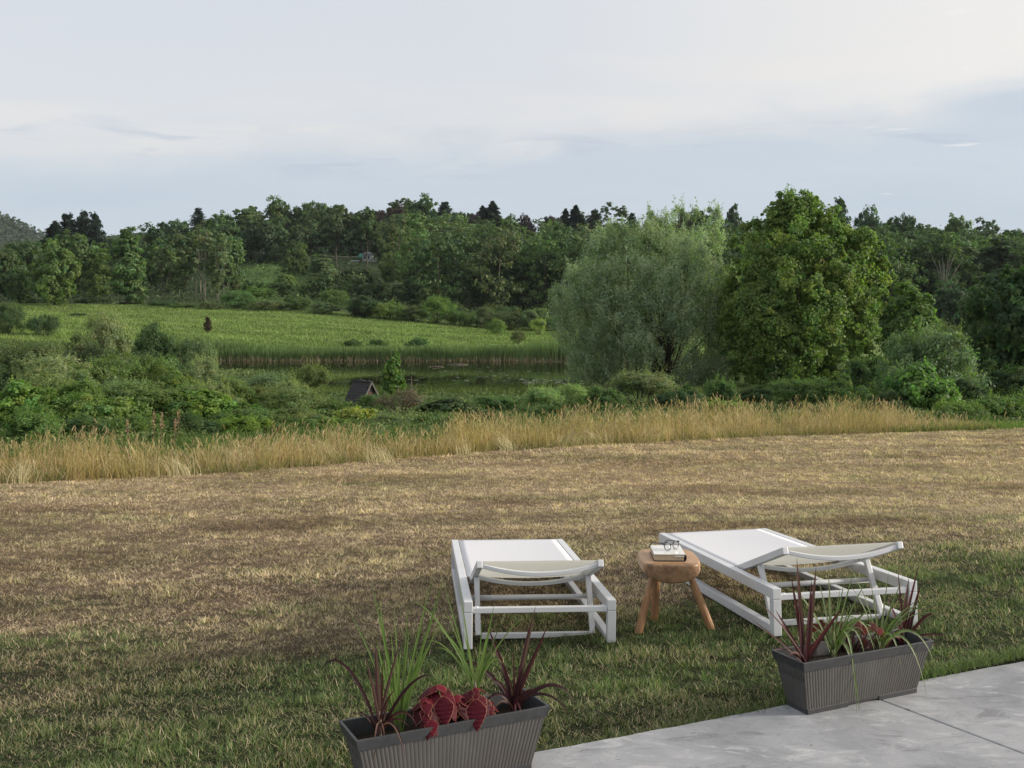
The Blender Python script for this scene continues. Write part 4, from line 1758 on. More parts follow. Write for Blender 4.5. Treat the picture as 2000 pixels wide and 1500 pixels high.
# ------------------------------------------------------------------ trees and shrubs
def crown(rng, lobes, nclump, nleaf, ls, aspect=.6, out=.9, up=.35, rnd=.55, crad=.24, droop=0.0, fill=.55, center=None, hue=1.0, flat=.75):
    """leaf faces spread in clumps through a set of ellipsoid lobes (cx,cy,cz,rx,ry,rz,weight)"""
    lob = np.array(lobes, float)
    w = lob[:, 6] / lob[:, 6].sum()
    cen = np.average(lob[:, :3], axis=0, weights=w) if center is None else np.array(center, float)
    pick = rng.choice(len(lob), nclump, p=w)
    d = rng.normal(0, 1, (nclump, 3))
    d /= np.linalg.norm(d, axis=1, keepdims=True)
    rad = fill + (1 - fill) * rng.random(nclump) ** .5
    cc = lob[pick, :3] + d * lob[pick, 3:6] * rad[:, None]
    cr = crad * lob[pick, 3:6].mean(1) * rng.uniform(.55, 1.35, nclump)
    cb = rng.uniform(.80, 1.20, nclump)              # leaf colour differs a little from bough to bough
    ch = rng.normal(0, .06, nclump) * hue
    k = rng.integers(0, nclump, nleaf)
    off = rng.normal(0, 1, (nleaf, 3))
    off /= np.linalg.norm(off, axis=1, keepdims=True)
    off *= (rng.random(nleaf) ** .45)[:, None]
    pos = cc[k] + off * cr[k][:, None] * np.array([1, 1, flat])
    if droop:
        pos[:, 2] -= droop * cr[k] * (off[:, 0] ** 2 + off[:, 1] ** 2)
    o1 = pos - cen
    o1 /= np.maximum(np.linalg.norm(o1, axis=1, keepdims=True), 1e-6)
    o2 = pos - lob[pick[k], :3]
    o2 /= np.maximum(np.linalg.norm(o2, axis=1, keepdims=True), 1e-6)
    nr = o1 * out * .45 + o2 * out * .55 + off * out * .5 + np.array([0, 0, up]) + rng.normal(0, rnd, (nleaf, 3))
    td = rng.normal(0, 1, (nleaf, 3)) + np.array([0, 0, -1.2 * droop])
    L = ls * rng.uniform(.6, 1.4, nleaf)
    Q = leaf_quads(pos, nr, td, L, L * aspect)
    b = cb[k] * rng.uniform(.8, 1.2, nleaf)
    h = ch[k] + rng.normal(0, .05, nleaf)
    col = np.stack([b * (1 + h * 1.3), b, b * (1 - h)], 1)
    return Q, np.clip(col, .05, 3), cc


def dome_lobes(rng, w, h, n, zc=.52, rz=.48, s0=.14, s1=.22, jag=.07):
    """boughs set all over a rounded crown"""
    L = [(0, 0, h * zc, w * .34, w * .34, h * rz * .8, 2.0)]
    for i in range(n):
        d = rng.normal(0, 1, 3)
        d /= np.linalg.norm(d)
        s = rng.uniform(s0, s1) * w
        k = 1 + rng.normal(0, jag)
        x, y = d[0] * (w * .5 - s) * k, d[1] * (w * .5 - s) * k
        z = h * zc + d[2] * (h * rz - s * .8) * k
        L.append((x, y, max(z, s * .5), s, s, s * .85, (s / (w * .17)) ** 2))
    return L


def limbs(mb, base, h, tr, targets, rng, split=.35, bend=.12, rmin=.02):
    """trunk with limbs reaching to some boughs"""
    top = Vector((rng.normal(0, .03) * h, rng.normal(0, .03) * h, h * .8))
    path = [Vector(base), Vector(base).lerp(top, .3) + Vector((rng.normal(0, .012) * h, 0, 0)), Vector(base).lerp(top, .65), top]
    mb.tube([path[0] - Vector((0, 0, .03 * h))] + path, [tr * 1.35, tr * 1.15, tr * .85, tr * .55, tr * .15], 8)
    for t in targets:
        t = Vector(t)
        f = min(.85, max(split * .5, (t.z / h) * .62 + rng.uniform(-.1, .08)))
        s = Vector(base).lerp(top, f)
        m_ = s.lerp(t, .5) + Vector((0, 0, bend * (t - s).length * .5))
        r = tr * (1 - f) * .55
        mb.tube([s, m_, t], [max(r, rmin), max(r * .6, rmin * .7), rmin * .4], 5)


PROTO = {}


def proto(kind, var=0):
    """meshes of one kind of plant, in metres: (parts, width, height)"""
    key = (kind, var)
    if key in PROTO:
        return PROTO[key]
    rng = np.random.default_rng(abs(hash(kind)) % 1 + sum(ord(ch) * (i + 3) for i, ch in enumerate(kind)) + 101 * var)
    tb = MB()
    bark = M_BARK
    asp, out, up, rnd = .62, .9, .35, .5
    if kind in ('round', 'oval', 'tall', 'spread', 'feather', 'birch', 'dead', 'high'):
        shp = {'round': (9, 10), 'oval': (7.5, 11), 'tall': (5.5, 12), 'spread': (11, 9.5), 'feather': (7, 12), 'birch': (7, 12), 'dead': (5, 9), 'high': (8, 12)}[kind]
        w, h = shp
        lob = []
        if kind in ('round', 'spread', 'oval'):
            lob = dome_lobes(rng, w, h, 38, jag=.07 if kind != 'spread' else .14)
        elif kind == 'high':
            lob = dome_lobes(rng, w, h, 26, .70, .30, .13, .2)
        elif kind == 'tall':
            for i in range(9):
                zz = .14 + .78 * i / 8
                r = w * (.40 - .26 * abs(zz - .42) ** 1.2 * 1.6)
                lob.append((rng.normal(0, .09) * w, rng.normal(0, .09) * w, zz * h, r * rng.uniform(.75, 1.1), r, h * .10, 1))
        elif kind in ('feather', 'birch'):
            for i in range(11):
                a = rng.uniform(0, 6.28)
                zz = rng.uniform(.22 if kind == 'birch' else .25, .92)
                r = w * .33 * math.sqrt(max(.08, 1 - ((zz - .62) / .42) ** 2))
                s = w * rng.uniform(.12, .19)
                lob.append((r * math.cos(a), r * math.sin(a), zz * h, s, s, s * 1.25, 1))
        if kind == 'dead':
            T = [(rng.normal(0, .25) * w, rng.normal(0, .2) * w, h * rng.uniform(.55, 1)) for _ in range(16)]
            limbs(tb, (0, 0, 0), h, .16, T, rng, rmin=.05)
            tr_me = tb.mesh(kind + '_trunk', M_PALE, True)
            Q, K, cc = crown(rng, [(0, 0, h * .45, w * .4, w * .4, h * .2, 1)], 14, 260, .4)
            PROTO[key] = ([('trunk', tr_me), ('crown', np_mesh(kind + '_crown', Q, K, M_LEAF))], w, h)
            return PROTO[key]
        nl = {'high': 9000, 'round': 15000, 'spread': 14000, 'oval': 14000, 'tall': 9500, 'feather': 5200, 'birch': 7500}[kind]
        nc = {'high': 200, 'round': 330, 'spread': 300, 'oval': 300, 'tall': 190, 'feather': 110, 'birch': 150}[kind]
        ls = {'feather': .36, 'birch': .38}.get(kind, .46)
        Q, K, cc = crown(rng, lob, nc, nl, ls, asp, out, up, rnd, crad=.40 if kind in ('feather', 'birch') else .42, fill=.6)
        if kind == 'birch':
            bark = M_PALE
            for i in range(4):
                bx = rng.normal(0, .16) * w
                by = rng.normal(0, .14) * w
                tx = bx + rng.normal(0, .14) * w
                tb.tube([(bx, by, -.3), (bx * .9 + tx * .1, by, h * .3), ((bx + tx) / 2, by * .8, h * .55), (tx, by * .6, h * .86)], [.065, .055, .04, .012], 6)
            for c in cc[rng.choice(len(cc), 12)]:
                s = Vector((c[0] * .3, c[1] * .3, c[2] * .72))
                tb.tube([s, s.lerp(Vector(c), .6) + Vector((0, 0, .2)), Vector(c)], [.05, .035, .015], 5)
        else:
            limbs(tb, (0, 0, 0), h, .17 if kind != 'feather' else .12, cc[rng.choice(len(cc), 12)], rng)
        parts = [('trunk', tb.mesh(kind + '_trunk', bark, True)), ('crown', np_mesh(kind + '_crown', Q, K, M_LEAF))]
    elif kind in ('conifer', 'pine'):
        w, h = (5.2, 13) if kind == 'conifer' else (7.5, 12)
        tb.tube([(0, 0, -.3), (0, 0, h * .5), (0, 0, h)], [.22, .14, .02], 8)
        Qs, Ks = [], []
        lev = 20 if kind == 'conifer' else 14
        for i in range(lev):
            f = i / (lev - 1)
            zc = h * (.10 + .87 * f)
            R = w * .5 * ((1 - f) ** .62 * .95 + .05) if kind == 'conifer' else w * .5 * (.35 + .65 * math.sin(math.pi * min(1, .25 + f * .8)))
            nb = int(8 + 8 * (1 - f))
            for b in range(nb):
                a = rng.uniform(0, 6.28)
                rl = R * rng.uniform(.6, 1.35)
                zb = zc + rng.normal(0, .32) * h / lev
                n = 60
                t = rng.random(n) ** .7
                px = math.cos(a) * rl * t
                py = math.sin(a) * rl * t
                pz = zb - rl * .28 * t + rng.normal(0, .10, n) + (.35 * rl * t ** 2 if kind == 'pine' else 0)
                sp = .20 * rl
                pos = np.stack([px + rng.normal(0, sp * .6, n), py + rng.normal(0, sp * .6, n), pz + rng.normal(0, .16, n)], 1)
                nr = np.stack([np.full(n, math.cos(a) * .5), np.full(n, math.sin(a) * .5), np.full(n, .8)], 1) + rng.normal(0, .35, (n, 3))
                td = np.stack([np.full(n, math.cos(a)), np.full(n, math.sin(a)), np.full(n, -.35)], 1) + rng.normal(0, .5, (n, 3))
                L = .78 * rng.uniform(.6, 1.3, n)
                Qs.append(leaf_quads(pos, nr, td, L, L * .42))
                v = rng.uniform(.7, 1.2) * rng.uniform(.75, 1.25, n)
                Ks.append(np.stack([v, v, v], 1))
        parts = [('trunk', tb.mesh(kind + '_trunk', M_BARK, True)), ('crown', np_mesh(kind + '_crown', np.concatenate(Qs), np.concatenate(Ks), M_LEAF))]
    elif kind in ('shrub', 'dome', 'wispy', 'weed', 'vine', 'sapling', 'twiggy', 'compact'):
        w, h = {'shrub': (2.2, 1.5), 'dome': (3.2, 1.7), 'wispy': (2.4, 1.9), 'weed': (2.0, 1.1), 'vine': (2.0, 1.2), 'sapling': (1.1, 1.7), 'twiggy': (1.7, 1.3), 'compact': (2.0, 1.7)}[kind]
        lob = []
        nlob = {'shrub': 10, 'dome': 14, 'wispy': 12, 'weed': 9, 'vine': 9, 'sapling': 7, 'twiggy': 8, 'compact': 9}[kind]
        for i in range(nlob):
            a = rng.uniform(0, 6.28)
            q = math.sqrt(rng.random()) * .8
            x, y = q * math.cos(a) * w * .40, q * math.sin(a) * w * .40
            topz = h * (1 - .62 * q ** 2)
            s = rng.uniform(.15, .24) * w
            if kind == 'sapling':
                x, y = rng.normal(0, .12), rng.normal(0, .12)
                topz = h * (.35 + .65 * (i + 1) / nlob)
                s = .24 * (1.25 - .55 * i / nlob) * rng.uniform(.8, 1.2)
            lob.append((x, y, max(topz - s * .7, s * .6), s, s, s * .72, 1))
        lob.append((0, 0, h * .34, w * .34, w * .34, h * .30, 1.6))
        if kind == 'compact':
            lob = dome_lobes(rng, w, h, 44, .50, .49, jag=.05)
        nl = {'shrub': 15000, 'dome': 20000, 'wispy': 15000, 'weed': 12000, 'vine': 11000, 'sapling': 5600, 'twiggy': 3600, 'compact': 18000}[kind]
        ls = {'shrub': .075, 'dome': .07, 'wispy': .085, 'weed': .085, 'vine': .10, 'sapling': .10, 'twiggy': .06, 'compact': .075}[kind]
        asp = {'wispy': .3, 'weed': .35, 'vine': .7, 'shrub': .5, 'sapling': .7, 'dome': .45}.get(kind, .5)
        Q, K, cc = crown(rng, lob, {'wispy': 170, 'compact': 320}.get(kind, 120), nl, ls, asp, .8, .45, .6, crad=.5 if kind != 'compact' else .55, fill=.45, flat=.8)
        # shoots standing above the outline
        n2 = {'wispy': 150, 'shrub': 90, 'weed': 120, 'vine': 40, 'dome': 60, 'sapling': 26, 'twiggy': 40, 'compact': 12}[kind]
        tips = cc[rng.choice(len(cc), n2)]
        tips = tips[tips[:, 2] > h * .35]
        Qa, Ka = [], []
        for p in tips:
            ln = rng.uniform(.10, .34) * h * (1.3 if kind in ('wispy', 'weed') else .8)
            dr = np.array([p[0] * .35 + rng.normal(0, .22), p[1] * .35 + rng.normal(0, .22), 1.0])
            dr /= np.linalg.norm(dr)
            n = 13
            t = np.linspace(.05, 1, n)
            pos = p + dr * (ln * t)[:, None] + rng.normal(0, .016, (n, 3))
            td = rng.normal(0, 1, (n, 3)) + dr * .9
            nr = rng.normal(0, .5, (n, 3)) + np.array([0, -.2, .8])
            Ls = ls * rng.uniform(.7, 1.3, n) * (1.1 - .5 * t)
            Qa.append(leaf_quads(pos, nr, td, Ls, Ls * asp))
            v = rng.uniform(.95, 1.5) * rng.uniform(.85, 1.2, n)
            Ka.append(np.stack([v * 1.06, v, v * .92], 1))
        if Qa:
            Q = np.concatenate([Q] + Qa)
            K = np.concatenate([K] + Ka)
        ns = 26 if kind in ('twiggy', 'wispy') else 12
        for c in cc[rng.choice(len(cc), ns)]:
            b = Vector((c[0] * .15 + rng.normal(0, .03), c[1] * .15 + rng.normal(0, .03), -.05))
            e_ = Vector(c) * (1.25 if kind == 'twiggy' else 1.0)
            tb.tube([b, b.lerp(e_, .5) + Vector((0, 0, .06)), e_], [.016, .011, .004], 5)
        parts = [('stems', tb.mesh(kind + '_stems', M_TWIG if kind == 'twiggy' else M_BARK, True)), ('foliage', np_mesh(kind + '_foliage', Q, K, M_LEAF))]
    PROTO[key] = (parts, w, h)
    return PROTO[key]


TINT = {'dark': (.050, .084, .034), 'deep': (.043, .073, .034), 'mid': (.074, .120, .042), 'light': (.098, .148, .046), 'bright': (.095, .155, .042),
        'olive': (.090, .112, .050), 'copper': (.052, .036, .042), 'spruce': (.024, .040, .030), 'silver': (.150, .186, .105), 'grey': (.108, .148, .074),
        'lime': (.175, .245, .050), 'rust': (.052, .038, .026), 'brown': (.13, .10, .068), 'pale': (.175, .225, .095), 'feather': (.085, .108, .060), 'yellow': (.17, .205, .058)}
VARN = {'round': 3, 'oval': 2, 'tall': 2, 'spread': 1, 'feather': 2, 'birch': 2, 'conifer': 2, 'pine': 1, 'dead': 1, 'sapling': 1}
_count = {}


def plant(name, cat, label, px, top, wpx, Y, kind, tint, group=None, dz=0.0, deep=1.0, base=None, rot=None):
    k = _count.get(kind, 0)
    _count[kind] = k + 1
    nv = VARN.get(kind, 2)
    parts, w, h = proto(kind, k % nv)
    if kind == 'conifer':
        wpx = wpx * 1.45
    x = at(px, 600, Y).x
    bz = tz(x, Y) + dz if base is None else row_z(base, Y)
    H = row_z(top, Y) - bz
    H = max(H, .2)
    W = wpx / 2000.0 * Y
    if Y > 160 and kind in ('round', 'oval', 'spread', 'feather') and W > .80 * H:
        top_z = bz + H                       # trees of a closed wood: only the upper crown shows
        H = W / .80
        bz = top_z - H
    root = empty(name, (x, Y, bz), (k * 2.4) % 6.28 if rot is None else rot)
    # outermost leaves overshoot the nominal size a little
    root.scale = (W / w * .98, W / w * .98 * deep, H / h * (1.03 if Y > 160 else .97))
    tag(root, label, cat, group)
    t = tuple(q * 1.42 for q in TINT[tint])
    rr = random.Random(k * 13 + int(px))
    if Y < 34 and px < 700:
        t = (t[0] * 1.18, t[1] * 1.12, t[2] * .92)
    j = rr.uniform(.88, 1.14)
    hue = rr.uniform(-.08, .08)
    for pn, me in parts:
        o = link(pn, me, root)
        if pn in ('crown', 'foliage'):
            o.color = (t[0] * j * (1 + hue), t[1] * j, t[2] * j * (1 - hue), 1)
    return root

# the big silver willow and the cottonwood beside the pond
def build_willow():
    rng = np.random.default_rng(51)
    Y = 54.0
    x0 = at(1300, 700, Y).x
    bz = tz(x0, Y)
    root = empty('willow_tree', (x0, Y, bz))
    tag(root, 'big silvery green willow with many dark stems fanning up beside the pond', 'tree')
    o = np.array([x0, Y, bz])
    # boughs: place of the tip in the picture, depth offset, radius
    T = [(1128, 640, -1, 1.25), (1105, 600, .5, .85), (1088, 580, 1, .65), (1150, 560, -1.5, 1.3), (1165, 700, -1.5, 1.35), (1180, 500, .5, 1.2), (1200, 620, -2.3, 1.3), (1212, 470, 1.2, .95), (1230, 545, -1.6, 1.25),
         (1200, 452, 1.5, .55), (1265, 480, -.3, 1.15), (1290, 560, -2.6, 1.2), (1250, 680, -2.8, 1.2), (1300, 460, .5, 1.0), (1340, 500, -1.8, 1.2), (1335, 620, -2.8, 1.15), (1380, 470, .8, 1.05), (1385, 560, -1.6, 1.25),
         (1410, 640, -1.4, 1.2), (1405, 720, -1.2, 1.2), (1330, 420, 1.8, .55), (1350, 412, 2.0, .45), (1275, 428, 1.8, .42), (1400, 425, 2.0, .6), (1205, 760, -1.4, 1.1), (1340, 735, -2.2, 1.0), (1140, 745, .2, .8),
         (1290, 620, 1.5, 1.6), (1220, 600, 2.0, 1.6), (1370, 600, 2.0, 1.6), (1180, 660, 1.6, 1.4), (1425, 560, 1.0, .9), (1160, 600, 1.4, 1.1), (1310, 700, 1.5, 1.5)]
    stems = MB()
    lob = []
    for px, py, dY, r in T:
        p = np.array(at(px, py, Y + dY)) - o
        s0 = Vector((rng.normal(.15, .22), rng.normal(0, .22), -.1))
        e_ = Vector(p)
        m1 = s0.lerp(e_, .33) + Vector((rng.normal(0, .12) - p[0] * .10, 0, .35 + .05 * p[2]))
        m2 = s0.lerp(e_, .68) + Vector((rng.normal(0, .12) - p[0] * .06, 0, .30))
        rad = .032 + .035 * rng.random()
        stems.tube([s0, m1, m2, e_ + Vector((p[0] * .06, 0, r * .5))], [rad * 1.25, rad, rad * .65, .010], 6)
        lob.append((*p, r * 1.02, r * 1.02, r * 1.12, r * r))
        for _ in range(int(3 + 3 * r)):          # thin upright rods through the bough
            q = Vector(p) + Vector((rng.normal(0, .45) * r, rng.normal(0, .4) * r, rng.normal(-.2, .4) * r))
            dr = Vector((q.x * .06 + rng.normal(0, .08), rng.normal(0, .08), .75)) * r
            stems.tube([q - dr, q, q + dr], [.016, .012, .004], 4)
    Q, K, cc = crown(rng, lob, 1700, 150000, .135, .34, .75, .18, .5, crad=.34, fill=.35, flat=1.25, center=(0, 0, 3.6), hue=.6)
    # upright shoots feathering the outline
    n = 1500
    pk = cc[rng.choice(len(cc), n)]
    outw = pk - np.array([0, 0, 2.5])
    outw /= np.linalg.norm(outw, axis=1, keepdims=True)
    dr = outw * .5 + np.array([0, 0, .8]) + rng.normal(0, .22, (n, 3))
    dr /= np.linalg.norm(dr, axis=1, keepdims=True)
    ln = rng.uniform(.35, .9, n)
    m = 24
    t = rng.random((n, m))
    pos = (pk[:, None] + dr[:, None] * (t * ln[:, None])[:, :, None] + rng.normal(0, .045, (n, m, 3))).reshape(-1, 3)
    nr = np.repeat(outw, m, 0) * .7 + rng.normal(0, .5, (n * m, 3)) + np.array([0, -.15, .25])
    td = np.repeat(dr, m, 0) * .8 + rng.normal(0, .5, (n * m, 3))
    L = rng.uniform(.10, .19, n * m)
    v = rng.uniform(.9, 1.35, n * m)
    Q = np.concatenate([Q, leaf_quads(pos, nr, td, L, L * .36)])
    K = np.concatenate([K, np.stack([v, v, v], 1)])
    stems.build('trunk', M_BARK, root, smooth=True)
    c = link('crown', np_mesh('willow_crown', Q, K, M_LEAF), root)
    c.color = (.290, .350, .235, 1)


build_willow()


def build_cottonwood():
    rng = np.random.default_rng(52)
    Y = 50.0
    x0 = at(1560, 700, Y).x
    bz = tz(x0, Y)
    root = empty('cottonwood_tree', (x0, Y, bz))
    tag(root, 'tallest broad green cottonwood right of the willow, its top well above the ridge line', 'tree')
    o = np.array([x0, Y, bz])
    T = [(1550, 400, .3, .75), (1520, 415, 0, .65), (1590, 415, .5, .7), (1625, 460, 0, .85), (1560, 470, -1.2, 1.05), (1490, 490, -.4, .95), (1450, 540, .6, .85), (1440, 470, 1.6, .45),
         (1690, 470, .2, .62), (1715, 520, .2, .60), (1680, 540, -.5, .85), (1725, 560, .6, .42), (1705, 590, 0, .62), (1640, 560, -1.4, 1.05), (1560, 570, -2.0, 1.15), (1480, 590, -1.2, 1.1), (1440, 630, .2, .95),
         (1670, 640, -1.2, .95), (1600, 660, -2.0, 1.1), (1520, 670, -2.0, 1.1), (1450, 700, -.8, 1.0), (1640, 720, -1.6, .95), (1570, 740, -2.0, .95), (1500, 750, -1.4, .9), (1690, 700, -.6, .7), (1700, 740, 0, .7),
         (1550, 600, 2, 1.7), (1620, 540, 1.8, 1.4), (1500, 540, 1.8, 1.3), (1580, 700, 1.8, 1.6), (1480, 690, 1.8, 1.2), (1665, 650, 1.5, 1.1), (1440, 590, 1.6, .9), (1655, 500, .6, .6), (1550, 430, .3, 1.0), (1515, 445, .4, .9), (1590, 445, .3, 1.0), (1690, 485, .2, .75), (1722, 535, .2, .68), (1700, 565, -.4, .85), (1675, 605, -.8, .9), (1555, 402, .4, .85), (1570, 395, .6, .6), (1520, 392, .6, .5), (1475, 450, .8, .6), (1620, 430, .4, .7), (1650, 470, .3, .7), (1660, 520, -.2, .9), (1600, 510, -1, 1.1), (1520, 530, -1, 1.2), (1455, 590, -.4, 1.0), (1600, 610, -2, 1.2), (1500, 630, -1.8, 1.2), (1560, 690, -2.1, 1.1), (1650, 610, -1, .9)]
    limbs_ = MB()
    top = np.array(at(1555, 400, Y)) - o
    tr = [Vector((0, 0, -.1)), Vector((.05, 0, top[2] * .3)), Vector((-.05, 0, top[2] * .6)), Vector(top)]
    limbs_.tube(tr, [.20, .15, .09, .02], 8)
    pale = MB()
    lob = []
    for px, py, dY, r in T:
        p = np.array(at(px, py, Y + dY)) - o
        f = max(.12, min(.8, p[2] / top[2] - .22))
        s = Vector((0, 0, 0)).lerp(Vector(top), f)
        e_ = Vector(p)
        (pale if dY < -1 else limbs_).tube([s, s.lerp(e_, .5) + Vector((0, 0, .25)), e_], [.055, .035, .010], 5)
        lob.append((*p, r, r, r * 1.05, r * r))
        for _ in range(5):                       # smaller boughs breaking up the outline
            d = rng.normal(0, 1, 3)
            d /= np.linalg.norm(d)
            q = p + d * r * .78
            rr = r * rng.uniform(.30, .48)
            lob.append((*q, rr, rr, rr, rr * rr * 1.6))
    Q, K, cc = crown(rng, lob, 2800, 210000, .118, .85, .75, .10, .55, crad=.36, fill=.5, flat=.9, droop=.25, center=(0, .3, top[2] * .5))
    limbs_.build('trunk', M_BARK, root, smooth=True)
    pale.build('limbs', M_PALE, root, smooth=True)
    c = link('crown', np_mesh('cottonwood_crown', Q, K, M_LEAF), root)
    c.color = (.170, .240, .072, 1)


build_cottonwood()

